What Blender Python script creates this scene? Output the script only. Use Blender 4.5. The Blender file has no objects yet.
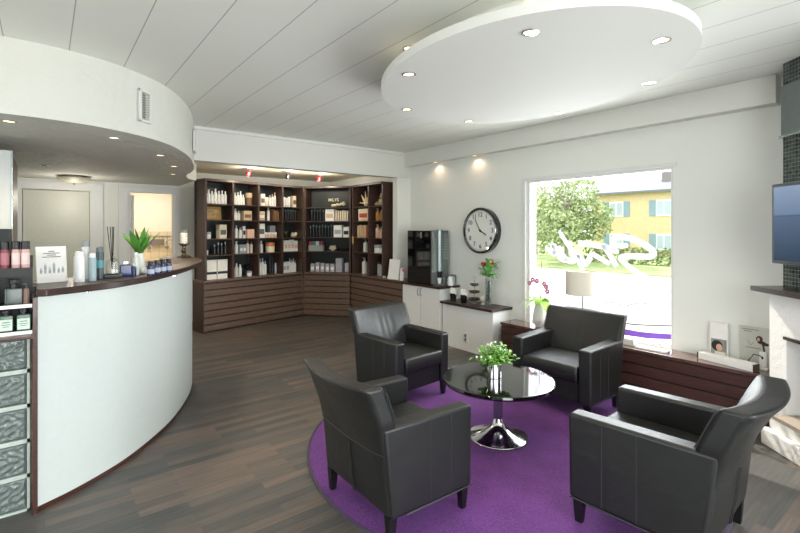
import bpy, bmesh, math, random
from math import sin, cos, pi, radians as R
from mathutils import Vector, Matrix
random.seed(7)
scene = bpy.context.scene
col = scene.collection

# ---------------------------------------------------------------- camera, world, sun, exposure
A0 = math.atan2(355, 460)                     # room Y axis lies 37.7 degrees to the left of the view axis
cam_d = bpy.data.cameras.new('camera'); cam = bpy.data.objects.new('camera', cam_d); col.objects.link(cam)
cam_d.sensor_width = 36; cam_d.lens = 36 * 460 / 800; cam_d.shift_y = -37.5 / 800; cam_d.clip_start = 0.05; cam_d.clip_end = 300
cam.location = (0, 0, 1.5); cam.rotation_euler = (pi / 2, 0, -A0)
scene.camera = cam

world = bpy.data.worlds.new('world'); scene.world = world; world.use_nodes = True
bg = world.node_tree.nodes['Background']; bg.inputs[0].default_value = (0.90, 0.95, 1.0, 1); bg.inputs[1].default_value = 3.2
sun_d = bpy.data.lights.new('sun', 'SUN'); sun = bpy.data.objects.new('sun', sun_d); col.objects.link(sun)
sun_d.energy = 7.5; sun_d.angle = R(0.6); sun_d.color = (1.0, 0.96, 0.88)
sun_dir = Vector((-0.45, -0.90, -0.82)); sun.rotation_euler = sun_dir.to_track_quat('-Z', 'Y').to_euler()

def area(name, loc, direction, sx, sy, power, color=(1, 1, 1)):
    d = bpy.data.lights.new(name, 'AREA'); d.shape = 'RECTANGLE'; d.size = sx; d.size_y = sy; d.energy = power; d.color = color
    o = bpy.data.objects.new(name, d); col.objects.link(o); o.location = loc
    o.rotation_euler = Vector(direction).to_track_quat('-Z', 'Y').to_euler(); return o
# added fills from unseen front and side openings, then daylight through the display window
area('front_fill', (.75, -1.74, 1.2), (0.1, 1, -0.22), 3.0, 1.9, 88, (0.93, 0.98, 1.0))
area('side_fill', (-2.66, 1.4, 1.4), (1, 0.15, 0.0), 3.0, 1.9, 36, (0.95, 0.98, 1.0))  # fill added from the side; its window is invented too
area('floor_fill', (2.9, -1.74, 1.2), (.05, 1, -.2), 1.1, 1.9, 52, (0.95, 0.98, 1.0))  # fill added to brighten the floor by the fireplace
area('window_daylight', (4.72, 2.55, 1.3), (-1, 0, -0.08), 1.55, 1.6, 65, (0.93, 0.98, 1.0))

vs = scene.view_settings
vs.view_transform = 'Standard'; vs.look = 'None'; vs.gamma = 1; vs.exposure = 0.18; vs.use_curve_mapping = False

# ---------------------------------------------------------------- materials
def nodes(name):
    m = bpy.data.materials.new(name); m.use_nodes = True
    nt = m.node_tree; return m, nt, nt.nodes['Principled BSDF']
def srgb(h):
    if isinstance(h, str):
        h = h.lstrip('#'); c = [int(h[i:i + 2], 16) / 255 for i in (0, 2, 4)]
    else: c = h
    return tuple((x / 12.92 if x <= .04045 else ((x + .055) / 1.055) ** 2.4) for x in c) + (1,)
_mc = {}
def mat(c, rough=0.5, metal=0.0, noise=0.08, scale=30, bump=0.0, bscale=None, coat=0.0, spec=0.5, stretch=None):
    key = (c, rough, metal, noise, scale, bump, bscale, coat, spec, stretch)
    if key in _mc: return _mc[key]
    m, nt, b = nodes('m_%d' % len(_mc)); L = nt.links
    col_ = srgb(c)
    tc = nt.nodes.new('ShaderNodeTexCoord'); src = tc.outputs['Object']
    if stretch:
        mp = nt.nodes.new('ShaderNodeMapping'); mp.inputs['Scale'].default_value = stretch; L.new(src, mp.inputs['Vector']); src = mp.outputs[0]
    n = nt.nodes.new('ShaderNodeTexNoise'); n.inputs['Scale'].default_value = scale; n.inputs['Detail'].default_value = 4; L.new(src, n.inputs['Vector'])
    r = nt.nodes.new('ShaderNodeValToRGB')
    r.color_ramp.elements[0].position = .3; r.color_ramp.elements[1].position = .7
    r.color_ramp.elements[0].color = tuple(max(0, x * (1 - noise)) for x in col_[:3]) + (1,)
    r.color_ramp.elements[1].color = tuple(min(1, x * (1 + noise)) for x in col_[:3]) + (1,)
    L.new(n.outputs['Fac'], r.inputs[0]); L.new(r.outputs[0], b.inputs['Base Color'])
    b.inputs['Roughness'].default_value = rough; b.inputs['Metallic'].default_value = metal
    b.inputs['Coat Weight'].default_value = coat; b.inputs['Coat Roughness'].default_value = .05
    b.inputs['Specular IOR Level'].default_value = spec
    if bump:
        n2 = nt.nodes.new('ShaderNodeTexNoise'); n2.inputs['Scale'].default_value = bscale or scale; n2.inputs['Detail'].default_value = 5; L.new(src, n2.inputs['Vector'])
        bp = nt.nodes.new('ShaderNodeBump'); bp.inputs['Strength'].default_value = bump; bp.inputs['Distance'].default_value = .01
        L.new(n2.outputs['Fac'], bp.inputs['Height']); L.new(bp.outputs[0], b.inputs['Normal'])
    _mc[key] = m; return m
def emit(name, c, strength):
    m, nt, b = nodes(name); b.inputs['Emission Color'].default_value = srgb(c); b.inputs['Emission Strength'].default_value = strength
    b.inputs['Base Color'].default_value = srgb(c); return m
def glass(name, tint=(1, 1, 1), mixf=0.08, rough=0.0):
    m, nt, b = nodes(name); L = nt.links; nt.nodes.remove(b)
    out = nt.nodes['Material Output']; t = nt.nodes.new('ShaderNodeBsdfTransparent'); t.inputs[0].default_value = tint + (1,)
    g = nt.nodes.new('ShaderNodeBsdfGlossy'); g.inputs['Roughness'].default_value = rough
    f = nt.nodes.new('ShaderNodeLayerWeight'); pw = nt.nodes.new('ShaderNodeMath'); pw.operation = 'POWER'; pw.inputs[1].default_value = 4; L.new(f.outputs['Facing'], pw.inputs[0])
    mm = nt.nodes.new('ShaderNodeMath'); mm.operation = 'MULTIPLY_ADD'; mm.inputs[1].default_value = .5; mm.inputs[2].default_value = mixf + .02; L.new(pw.outputs[0], mm.inputs[0])
    mx = nt.nodes.new('ShaderNodeMixShader'); L.new(mm.outputs[0], mx.inputs[0]); L.new(t.outputs[0], mx.inputs[1]); L.new(g.outputs[0], mx.inputs[2])
    L.new(mx.outputs[0], out.inputs[0]); return m
def wood_planks():
    m, nt, b = nodes('floor_planks'); L = nt.links
    tc = nt.nodes.new('ShaderNodeTexCoord')
    br = nt.nodes.new('ShaderNodeTexBrick'); br.inputs['Scale'].default_value = 1.0
    br.inputs['Brick Width'].default_value = 0.62; br.inputs['Row Height'].default_value = 0.068; br.inputs['Mortar Size'].default_value = 0.0009
    br.inputs['Color1'].default_value = (0, 0, 0, 1); br.inputs['Color2'].default_value = (1, 1, 1, 1); br.inputs['Mortar'].default_value = (.3, .3, .3, 1)
    br.offset = .37; br.inputs['Bias'].default_value = 0.0
    L.new(tc.outputs['Object'], br.inputs['Vector'])
    mp = nt.nodes.new('ShaderNodeMapping'); mp.inputs['Scale'].default_value = (2.2, 34, 1); L.new(tc.outputs['Object'], mp.inputs['Vector'])
    n = nt.nodes.new('ShaderNodeTexNoise'); n.inputs['Scale'].default_value = 1.6; n.inputs['Detail'].default_value = 7; n.inputs['Roughness'].default_value = .65; L.new(mp.outputs[0], n.inputs['Vector'])
    r1 = nt.nodes.new('ShaderNodeValToRGB'); e = r1.color_ramp.elements
    e[0].position = 0; e[0].color = srgb('#494a4a'); e[1].position = 1; e[1].color = srgb('#73655c')
    k = r1.color_ramp.elements.new(.45); k.color = srgb('#575552'); k = r1.color_ramp.elements.new(.75); k.color = srgb('#645b54')
    L.new(br.outputs['Color'], r1.inputs[0])
    mx = nt.nodes.new('ShaderNodeMixRGB'); mx.blend_type = 'MULTIPLY'; mx.inputs[0].default_value = .75
    r2 = nt.nodes.new('ShaderNodeValToRGB'); r2.color_ramp.elements[0].position = .3; r2.color_ramp.elements[0].color = (.55, .54, .53, 1); r2.color_ramp.elements[1].position = .7; r2.color_ramp.elements[1].color = (1.2, 1.18, 1.15, 1)
    L.new(n.outputs['Fac'], r2.inputs[0]); L.new(r1.outputs[0], mx.inputs[1]); L.new(r2.outputs[0], mx.inputs[2])
    L.new(mx.outputs[0], b.inputs['Base Color']); b.inputs['Roughness'].default_value = .42; b.inputs['Specular IOR Level'].default_value = .4
    bp = nt.nodes.new('ShaderNodeBump'); bp.inputs['Strength'].default_value = .15; bp.inputs['Distance'].default_value = .002
    L.new(n.outputs['Fac'], bp.inputs['Height']); L.new(bp.outputs[0], b.inputs['Normal']); return m
def ceiling_mat():
    m, nt, b = nodes('ceiling_boards'); L = nt.links
    tc = nt.nodes.new('ShaderNodeTexCoord'); sp = nt.nodes.new('ShaderNodeSeparateXYZ'); L.new(tc.outputs['Object'], sp.inputs[0])
    a = nt.nodes.new('ShaderNodeMath'); a.operation = 'ADD'; a.inputs[1].default_value = -.12 + 3.2; L.new(sp.outputs['X'], a.inputs[0])
    d = nt.nodes.new('ShaderNodeMath'); d.operation = 'MODULO'; d.inputs[1].default_value = .32; L.new(a.outputs[0], d.inputs[0])
    lt = nt.nodes.new('ShaderNodeMath'); lt.operation = 'LESS_THAN'; lt.inputs[1].default_value = .006; L.new(d.outputs[0], lt.inputs[0])
    mx = nt.nodes.new('ShaderNodeMixRGB'); L.new(lt.outputs[0], mx.inputs[0]); mx.inputs[1].default_value = srgb('#e6e7df'); mx.inputs[2].default_value = srgb('#aaaaa3')
    L.new(mx.outputs[0], b.inputs['Base Color']); b.inputs['Roughness'].default_value = .55
    n = nt.nodes.new('ShaderNodeTexNoise'); n.inputs['Scale'].default_value = 60; L.new(tc.outputs['Object'], n.inputs['Vector'])
    bp = nt.nodes.new('ShaderNodeBump'); bp.inputs['Strength'].default_value = .15; bp.inputs['Distance'].default_value = .004; L.new(n.outputs['Fac'], bp.inputs['Height']); L.new(bp.outputs[0], b.inputs['Normal']); return m
def mosaic_mat():
    m, nt, b = nodes('mosaic_tiles'); L = nt.links
    tc = nt.nodes.new('ShaderNodeTexCoord'); mp = nt.nodes.new('ShaderNodeMapping'); mp.inputs['Rotation'].default_value = (R(90), 0, 0); L.new(tc.outputs['Object'], mp.inputs['Vector'])
    br = nt.nodes.new('ShaderNodeTexBrick'); br.offset = 0; br.inputs['Scale'].default_value = 1; br.inputs['Brick Width'].default_value = .026; br.inputs['Row Height'].default_value = .026
    br.inputs['Mortar Size'].default_value = .0018; br.inputs['Color1'].default_value = srgb('#10181a'); br.inputs['Color2'].default_value = srgb('#3a4643'); br.inputs['Mortar'].default_value = srgb('#737a75')
    L.new(mp.outputs[0], br.inputs['Vector']); L.new(br.outputs['Color'], b.inputs['Base Color']); b.inputs['Roughness'].default_value = .15; return m
def plaster(name, c, bump, scale):
    m, nt, b = nodes(name); L = nt.links; tc = nt.nodes.new('ShaderNodeTexCoord')
    n = nt.nodes.new('ShaderNodeTexNoise'); n.inputs['Scale'].default_value = scale; n.inputs['Detail'].default_value = 6; n.inputs['Distortion'].default_value = 1.2; L.new(tc.outputs['Object'], n.inputs['Vector'])
    bp = nt.nodes.new('ShaderNodeBump'); bp.inputs['Strength'].default_value = bump; bp.inputs['Distance'].default_value = .02 if bump < .3 else .06; L.new(n.outputs['Fac'], bp.inputs['Height']); L.new(bp.outputs[0], b.inputs['Normal'])
    b.inputs['Base Color'].default_value = srgb(c); b.inputs['Roughness'].default_value = .75; return m
def rug_mat():
    m, nt, b = nodes('purple_pile'); L = nt.links; tc = nt.nodes.new('ShaderNodeTexCoord')
    n = nt.nodes.new('ShaderNodeTexNoise'); n.inputs['Scale'].default_value = 160; n.inputs['Detail'].default_value = 3; L.new(tc.outputs['Object'], n.inputs['Vector'])
    n2 = nt.nodes.new('ShaderNodeTexNoise'); n2.inputs['Scale'].default_value = 5; L.new(tc.outputs['Object'], n2.inputs['Vector'])
    ad = nt.nodes.new('ShaderNodeMath'); ad.operation = 'MULTIPLY_ADD'; ad.inputs[1].default_value = .35; L.new(n2.outputs['Fac'], ad.inputs[0]); L.new(n.outputs['Fac'], ad.inputs[2])
    r = nt.nodes.new('ShaderNodeValToRGB'); r.color_ramp.elements[0].position = .42; r.color_ramp.elements[0].color = srgb('#3d1650'); r.color_ramp.elements[1].position = .9; r.color_ramp.elements[1].color = srgb('#7a3a92')
    L.new(ad.outputs[0], r.inputs[0]); L.new(r.outputs[0], b.inputs['Base Color']); b.inputs['Roughness'].default_value = .95; b.inputs['Sheen Weight'].default_value = .05
    bp = nt.nodes.new('ShaderNodeBump'); bp.inputs['Strength'].default_value = .6; bp.inputs['Distance'].default_value = .006; L.new(n.outputs['Fac'], bp.inputs['Height']); L.new(bp.outputs[0], b.inputs['Normal']); return m
def leather_mat():
    m, nt, b = nodes('black_leather'); L = nt.links; tc = nt.nodes.new('ShaderNodeTexCoord')
    n = nt.nodes.new('ShaderNodeTexNoise'); n.inputs['Scale'].default_value = 6; n.inputs['Detail'].default_value = 6; n.inputs['Distortion'].default_value = .6; L.new(tc.outputs['Object'], n.inputs['Vector'])
    v = nt.nodes.new('ShaderNodeTexVoronoi'); v.inputs['Scale'].default_value = 260; L.new(tc.outputs['Object'], v.inputs['Vector'])
    b1 = nt.nodes.new('ShaderNodeBump'); b1.inputs['Strength'].default_value = .18; b1.inputs['Distance'].default_value = .03; L.new(n.outputs['Fac'], b1.inputs['Height'])
    b2 = nt.nodes.new('ShaderNodeBump'); b2.inputs['Strength'].default_value = .12; b2.inputs['Distance'].default_value = .001; L.new(v.outputs['Distance'], b2.inputs['Height']); L.new(b1.outputs[0], b2.inputs['Normal'])
    L.new(b2.outputs[0], b.inputs['Normal'])
    r = nt.nodes.new('ShaderNodeValToRGB'); r.color_ramp.elements[0].color = srgb('#131413'); r.color_ramp.elements[1].color = srgb('#1c1d1c'); L.new(n.outputs['Fac'], r.inputs[0]); L.new(r.outputs[0], b.inputs['Base Color'])
    b.inputs['Roughness'].default_value = .42; b.inputs['Specular IOR Level'].default_value = .55; return m

M = dict(
    wall=plaster('wall_paint', '#e6e7df', .06, 9), soffit=plaster('soffit_plaster', '#d8d8cf', .35, 5), ceil=ceiling_mat(), smooth=plaster('smooth_white', '#dcdcd5', .02, 20),
    cream=plaster('cream_paint', '#e9dfc6', .03, 9), floor=wood_planks(), rug=rug_mat(), leather=leather_mat(), mosaic=mosaic_mat(), rough=plaster('hearth_plaster', '#e8e7e2', .22, 14),
    white=mat('#e8e8e4', .45, noise=.02), panel=mat('#d3dad6', .35, noise=.015), trim=mat('#dededa', .4, noise=.02), door=mat('#cfcfbf', .4, noise=.02),
    dwood=mat('#33231d', .32, noise=.35, scale=4, stretch=(1.5, 1.5, 22), coat=.2), slat=mat('#6d584b', .38, noise=.35, scale=5, stretch=(2, 2, 30)),
    shelfw=mat('#4a372e', .4, noise=.3, scale=5, stretch=(2, 2, 20)), redwood=mat('#4a2a20', .3, noise=.3, scale=5, stretch=(2, 20, 20), coat=.3), topw=mat('#3a2923', .34, noise=.25, scale=5, stretch=(3, 3, 3), coat=0, spec=.4),
    dark=mat('#161615', .5), blackgloss=mat('#0b0b0b', .06, noise=.02, coat=.6), black=mat('#0d0d0d', .4), chrome=mat('#d9d9d9', .07, metal=1, noise=.02), steel=mat('#8e9492', .3, metal=.8), gold=mat('#a5865a', .35, metal=.6),
    backp=mat('#1d2422', .5), leg=mat('#0d0c0c', .4), seam=mat('#2a2c2b', .4), grey=mat('#6a7270', .35, metal=.3), silver=mat('#a9b1ae', .25, metal=.7),
    glass=glass('clear_glass', mixf=0), lamp=emit('lamp_glow', '#ffdcae', 3.5), paper=mat('#eceae4', .6, noise=.02), ink=mat('#55554f', .6), leaf=mat('#558f38', .5, noise=.35, scale=8), leaf2=mat('#6aa653', .5, noise=.35, scale=9), shade=mat('#e6e0d2', .8, noise=.03),
    stem=mat('#4c6a35', .6), red=mat('#a81420', .5, noise=.2), pink=mat('#c97a9b', .6, noise=.2), flower=mat('#efeee4', .6), ceram=mat('#e6e5e0', .25, noise=.02), rubber=mat('#1a1a1a', .7))

# ---------------------------------------------------------------- mesh helpers
class MB:
    def __init__(s): s.bm = bmesh.new(); s.mats = []
    def _add(s, other, mtx=None):
        if mtx is not None: bmesh.ops.transform(other, matrix=mtx, verts=other.verts)
        me = bpy.data.meshes.new('t'); other.to_mesh(me); other.free(); s.bm.from_mesh(me); bpy.data.meshes.remove(me); return s
    def box(s, c, d, bev=0, seg=2, rot=None):
        b = bmesh.new(); bmesh.ops.create_cube(b, size=1); bmesh.ops.scale(b, vec=d, verts=b.verts)
        if bev: bmesh.ops.bevel(b, geom=b.edges[:], offset=min(bev, min(d) * .49), segments=seg, profile=.5, affect='EDGES')
        m = Matrix.Translation(c) @ (rot if rot is not None else Matrix())
        return s._add(b, m)
    def b2(s, lo, hi, bev=0): return s.box([(a + b) / 2 for a, b in zip(lo, hi)], [b - a for a, b in zip(lo, hi)], bev)
    def lathe(s, prof, c=(0, 0, 0), seg=24, rot=None, cap=True):
        b = bmesh.new(); rings = []
        for r, z in prof:
            if r < 1e-5: rings.append([b.verts.new((0, 0, z))])
            else: rings.append([b.verts.new((r * cos(2 * pi * i / seg), r * sin(2 * pi * i / seg), z)) for i in range(seg)])
        for a, d in zip(rings, rings[1:]):
            for i in range(seg):
                j = (i + 1) % seg
                q = [a[i % len(a)], a[j % len(a)], d[j % len(d)], d[i % len(d)]]
                u = []
                for v in q:
                    if v not in u: u.append(v)
                if len(u) > 2: b.faces.new(u)
        if cap and len(rings[0]) > 1: b.faces.new(rings[0][::-1])
        if cap and len(rings[-1]) > 1: b.faces.new(rings[-1])
        return s._add(b, Matrix.Translation(c) @ (rot if rot is not None else Matrix()))
    def tube(s, pts, r, seg=8, r2=None):
        pts = [Vector(p) for p in pts]; b = bmesh.new(); rings = []; n = len(pts); up = Vector((0, 0, 1))
        for i, p in enumerate(pts):
            t = (pts[min(i + 1, n - 1)] - pts[max(i - 1, 0)]).normalized()
            a = t.cross(up if abs(t.z) < .95 else Vector((1, 0, 0))).normalized(); c = t.cross(a)
            rr = r if r2 is None else r + (r2 - r) * i / max(1, n - 1)
            rings.append([b.verts.new(p + a * rr * cos(2 * pi * k / seg) + c * rr * sin(2 * pi * k / seg)) for k in range(seg)])
        for x, y in zip(rings, rings[1:]):
            for k in range(seg): b.faces.new([x[k], x[(k + 1) % seg], y[(k + 1) % seg], y[k]])
        b.faces.new(rings[0][::-1]); b.faces.new(rings[-1]); bmesh.ops.recalc_face_normals(b, faces=b.faces)
        return s._add(b)
    def prism(s, poly, z0, z1, mtx=None):
        b = bmesh.new(); lo = [b.verts.new((x, y, z0)) for x, y in poly]; hi = [b.verts.new((x, y, z1)) for x, y in poly]; n = len(poly)
        b.faces.new(lo[::-1]); b.faces.new(hi)
        for i in range(n): b.faces.new([lo[i], lo[(i + 1) % n], hi[(i + 1) % n], hi[i]])
        bmesh.ops.recalc_face_normals(b, faces=b.faces); return s._add(b, mtx)
    def ball(s, c, r, sc=(1, 1, 1), seg=12):
        b = bmesh.new(); bmesh.ops.create_uvsphere(b, u_segments=seg, v_segments=max(6, seg * 2 // 3), radius=r)
        return s._add(b, Matrix.Translation(c) @ Matrix.Diagonal((*sc, 1)))
    def leaf(s, base, direction, length, width, bend=.3, n=5):
        d = Vector(direction).normalized(); side = d.cross(Vector((0, 0, 1)))
        side = side.normalized() if side.length > 1e-3 else Vector((1, 0, 0)); nrm = side.cross(d).normalized()
        bm = s.bm; prev = None; p = Vector(base)
        for i in range(n + 1):
            t = i / n; w = width * sin(pi * (0.08 + .92 * t)) ** .8 if i < n else 0
            c = Vector(base) + d * length * t - Vector((0, 0, 1)) * bend * length * t * t
            row = [bm.verts.new(c - side * w / 2 + nrm * w * .12), bm.verts.new(c), bm.verts.new(c + side * w / 2 + nrm * w * .12)]
            if prev:
                bm.faces.new([prev[0], prev[1], row[1], row[0]]); bm.faces.new([prev[1], prev[2], row[2], row[1]])
            prev = row
        return s
    def build(s, name, m, parent=None, smooth=True, angle=40, bevel=0, loc=None):
        me = bpy.data.meshes.new(name); s.bm.normal_update(); s.bm.to_mesh(me); s.bm.free()
        if smooth:
            me.polygons.foreach_set('use_smooth', [True] * len(me.polygons)); me.set_sharp_from_angle(angle=R(angle))
        me.materials.append(m); o = bpy.data.objects.new(name, me); col.objects.link(o)
        if parent is not None: o.parent = parent
        if loc is not None: o.location = loc
        if bevel:
            md = o.modifiers.new('edge', 'BEVEL'); md.width = bevel; md.segments = 3; md.limit_method = 'ANGLE'; md.angle_limit = R(50)
        if smooth: wn = o.modifiers.new('normals', 'WEIGHTED_NORMAL'); wn.keep_sharp = True
        return o
def tag(o, label=None, cat=None, group=None, kind=None):
    if label: o['label'] = label
    if cat: o['category'] = cat
    if group: o['group'] = group
    if kind: o['kind'] = kind
    return o
def thing(name, label, cat, loc=(0, 0, 0), rz=0, group=None):
    o = bpy.data.objects.new(name, None); col.objects.link(o); o.location = loc; o.rotation_euler = (0, 0, rz); o.empty_display_size = .05
    return tag(o, label, cat, group)
def copy_tree(o, parent=None):
    c = o.copy(); col.objects.link(c)
    if parent is not None: c.parent = parent
    for ch in [x for x in col.objects if x.parent == o]: copy_tree(ch, c)
    return c
def struct(name, mb, m, label=None, parent=None, **k):
    o = mb.build(name, m, parent, **k)
    return tag(o, label, None, None, 'structure') if parent is None else o
def text(s, size, m, name, parent, loc, rot, depth=.002, align='CENTER', mirror=False, obj_only=True):
    c = bpy.data.curves.new(name, 'FONT'); c.body = s; c.size = size; c.extrude = depth; c.offset = size * .012; c.align_x = align; c.align_y = 'CENTER'
    t = bpy.data.objects.new(name + '_t', c); col.objects.link(t); bpy.context.view_layer.update()
    me = bpy.data.meshes.new_from_object(t.evaluated_get(bpy.context.evaluated_depsgraph_get())); bpy.data.objects.remove(t)
    if not obj_only: return me
    me.materials.clear(); me.materials.append(m); o = bpy.data.objects.new(name, me); col.objects.link(o); o.parent = parent; o.location = loc; o.rotation_euler = rot; return o
def spline(pts, n=6, closed=False):
    out = []; N = len(pts); V = [Vector(p) for p in pts]
    for i in range(N if closed else N - 1):
        if closed: a, b, c, d = V[i - 1], V[i], V[(i + 1) % N], V[(i + 2) % N]
        else: a, b, c, d = V[max(i - 1, 0)], V[i], V[i + 1], V[min(i + 2, N - 1)]
        for k in range(n):
            t = k / n; out.append(.5 * ((2 * b) + (c - a) * t + (2 * a - 5 * b + 4 * c - d) * t * t + (3 * b - a - 3 * c + d) * t ** 3))
    if not closed: out.append(V[-1])
    return out
ORD = ['first', 'second', 'third', 'fourth', 'fifth', 'sixth', 'seventh', 'eighth', 'ninth', 'tenth']

# ---------------------------------------------------------------- the room
XW = 4.42; ZC = 2.65
f = MB().b2((-2.6, -1.6, -.1), (XW + .12, 8.1, 0)); struct('floor', f, M['floor'], 'dark grey brown wood plank floor')
c = MB().b2((-2.6, -1.7, ZC), (XW + .3, 8.2, ZC + .15)); struct('ceiling', c, M['ceil'], 'white boarded ceiling with long grooves')
WY0, WY1, WZ0, WZ1 = 1.755, 3.335, .43, 2.06
w = MB().b2((XW, -1.6, 0), (XW + .12, WY0, ZC)).b2((XW, WY1, 0), (XW + .12, 8.1, ZC)).b2((XW, WY0, 0), (XW + .12, WY1, WZ0)).b2((XW, WY0, WZ1), (XW + .12, WY1, ZC))
struct('wall_right', w, M['wall'], 'light grey painted wall with the shop window')
w = MB().b2((-2.6, 8, 0), (.0 - .25, 8.1, ZC)).b2((-.25, 8, 2.05), (.52, 8.1, ZC)).b2((.52, 8, 0), (1.0, 8.1, ZC)).b2((1.0, 8, 2.06), (1.637, 8.1, ZC)).b2((1.637, 8, 0), (XW, 8.1, ZC))
struct('wall_back', w, M['wall'], 'back wall behind reception with two doorways')
struct('wall_left', MB().b2((-2.6, -1.6, 0), (-2.5, -.2, ZC)).b2((-2.6, 3.0, 0), (-2.5, 8.1, ZC)).b2((-2.6, -.2, 0), (-2.5, 3.0, .4)).b2((-2.6, -.2, 2.4), (-2.5, 3.0, ZC)), M['wall'], 'side wall of the reception')
w = MB().b2((-2.6, -1.7, 0), (-.9, -1.6, ZC)).b2((3.55, -1.7, 0), (XW + .12, -1.6, ZC)).b2((-.9, -1.7, 2.3), (3.55, -1.6, ZC)).b2((-.9, -1.7, 0), (3.55, -1.6, .12))
struct('wall_front', w, M['wall'], 'unseen front wall with an added wide glazed opening')
# beam over the shelves, stub of wall, beam along the window wall, lowered ceiling over the shelves
struct('beam_back', MB().b2((1.28, 5.47, 2.27), (XW, 5.6, ZC)), M['smooth'], 'white beam above the shelf niche')
struct('wall_stub', MB().b2((4.17, 5.47, .755), (XW, 5.58, 2.28)), M['wall'], 'short wall stub between shelves and coffee machine')
struct('beam_right', MB().b2((4.3, 1.0, 2.44), (XW, 5.47, ZC)), M['smooth'], 'white beam along the window wall')
struct('ceiling_niche', MB().b2((1.5, 5.6, 2.42), (XW, 8, 2.5)), M['cream'], 'lowered ceiling above the shelf niche')
struct('trim_1', MB().b2((1.3, 5.44, 2.615), (4.3, 5.47, ZC)), M['trim'], 'thin white cornice at the top of the beam')
# curved soffit over the reception
sp = spline([(-2.5, 4.2), (-1.5, 3.8), (-.8, 3.64), (-.21, 3.62), (.13, 3.65), (.448, 3.79), (.78, 4.1), (1.07, 4.66), (1.30, 5.40), (1.40, 5.9), (1.44, 6.35), (1.55, 6.75), (1.70, 6.93)], 6)
poly = [(p.x, p.y) for p in [Vector((*q, 0)) if len(q) == 2 else q for q in sp]] + [(1.70, 8.0), (-2.5, 8.0)]
struct('ceiling_soffit', MB().prism(poly, 2.19, ZC), M['soffit'], 'curved white plaster soffit over the reception', angle=30)
# oval lowered ceiling disc
oc = Vector((2.48, 1.95)); oa = R(70.2)
def oval(a, b, n=96): return [(oc.x + a * cos(t) * cos(oa) - b * sin(t) * sin(oa), oc.y + a * cos(t) * sin(oa) + b * sin(t) * cos(oa)) for t in (2 * pi * i / n for i in range(n))]
struct('ceiling_oval', MB().prism(oval(1.125, .875), 2.45, 2.50).prism(oval(.85, .62), 2.50, ZC), M['smooth'], 'large white oval lowered ceiling disc', angle=50)
# window
win = tag(bpy.data.objects.new('window_1', None), 'large shop window onto the street', None, None, 'structure'); col.objects.link(win)
fr = MB()
for lo, hi in (((4.43, WY1 - .05, WZ0), (4.54, WY1, WZ1 - .03)), ((4.43, WY0, WZ0), (4.54, WY0 + .02, WZ1 - .03)), ((4.43, WY0, WZ1 - .03), (4.54, WY1, WZ1)), ((4.475, WY0 + .02, WZ0), (4.54, WY1 - .05, WZ0 + .025))): fr.b2(lo, hi)
fr.b2((4.405, WY1, WZ0), (4.419, WY1 + .045, WZ1)).b2((4.405, WY0 - .03, WZ1), (4.419, WY1 + .045, WZ1 + .03))
fr.build('window_frame', M['trim'], win)
MB().b2((4.515, WY0 + .02, WZ0 + .025), (4.521, WY1 - .05, WZ1 - .03)).build('window_pane', M['glass'], win)
for nm, lab, bars in (('window_added_side', 'unseen side window added for the fill light', [((-2.58, -.2, .4), (-2.52, -.14, 2.4)), ((-2.58, 2.94, .4), (-2.52, 3.0, 2.4)), ((-2.58, 1.37, .46), (-2.52, 1.43, 2.34)), ((-2.58, -.14, 2.34), (-2.52, 2.94, 2.4)), ((-2.58, -.14, .4), (-2.52, 2.94, .46))]),  # unseen windows, added as sources for the fill lights
                      ('window_added_front', 'unseen wide glazed shop front added as a light source', [((-.9, -1.68, .12), (-.84, -1.62, 2.3)), ((3.49, -1.68, .12), (3.55, -1.62, 2.3)), ((2.27, -1.68, .18), (2.33, -1.62, 2.24)), ((.7, -1.68, .18), (.76, -1.62, 2.24)), ((-.84, -1.68, 2.24), (3.49, -1.62, 2.3)), ((-.84, -1.68, .12), (3.49, -1.62, .18))])):
    w_ = tag(bpy.data.objects.new(nm, None), lab, None, None, 'structure'); col.objects.link(w_); fr = MB()
    for lo, hi in bars: fr.b2(lo, hi)
    fr.build('window_frame', M['trim'], w_)
    (MB().b2((-2.553, -.14, .46), (-2.547, 2.94, 2.34)) if nm == 'window_added_side' else MB().b2((-.84, -1.653, .18), (3.49, -1.647, 2.24))).build('window_pane', M['glass'], w_)
# door in the back wall and open doorway to the kitchen
d1 = tag(bpy.data.objects.new('door_1', None), 'closed pale door behind the reception', None, None, 'structure'); col.objects.link(d1)
MB().b2((-.235, 7.985, .01), (.505, 8.03, 2.035), .004).build('door_leaf', M['door'], d1)
fr = MB().b2((-.33, 7.97, 0), (-.245, 7.999, 2.045)).b2((.515, 7.97, 0), (.67, 7.999, 2.045)).b2((-.33, 7.97, 2.045), (.67, 7.999, 2.16)).b2((-.25, 8.0, 0), (-.24, 8.06, 2.05)).b2((.51, 8, 0), (.52, 8.06, 2.05))
fr.build('door_frame', M['trim'], d1)
MB().lathe([(.0, 0), (.012, .0), (.012, .04)], (.45, 7.985, 1.0), 12, Matrix.Rotation(pi / 2, 4, 'X')).box((.40, 7.94, 1.0), (.11, .014, .014), .004).build('door_handle', M['chrome'], d1)
d2 = tag(bpy.data.objects.new('door_2', None), 'open doorway to the small kitchen', None, None, 'structure'); col.objects.link(d2)
fr = MB().b2((.865, 7.97, 0), (.985, 7.999, 2.06)).b2((1.65, 7.97, 0), (1.72, 7.999, 2.06)).b2((.865, 7.97, 2.06), (1.72, 7.999, 2.155)).b2((.985, 7.99, 0), (1.02, 8.12, 2.06)).b2((1.615, 7.99, 0), (1.65, 8.12, 2.06))
fr.build('door_frame', M['trim'], d2)
MB().box((1.065, 8.42, 1.02), (.04, .60, 2.0), .004).build('door_leaf', M['trim'], d2)
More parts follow.
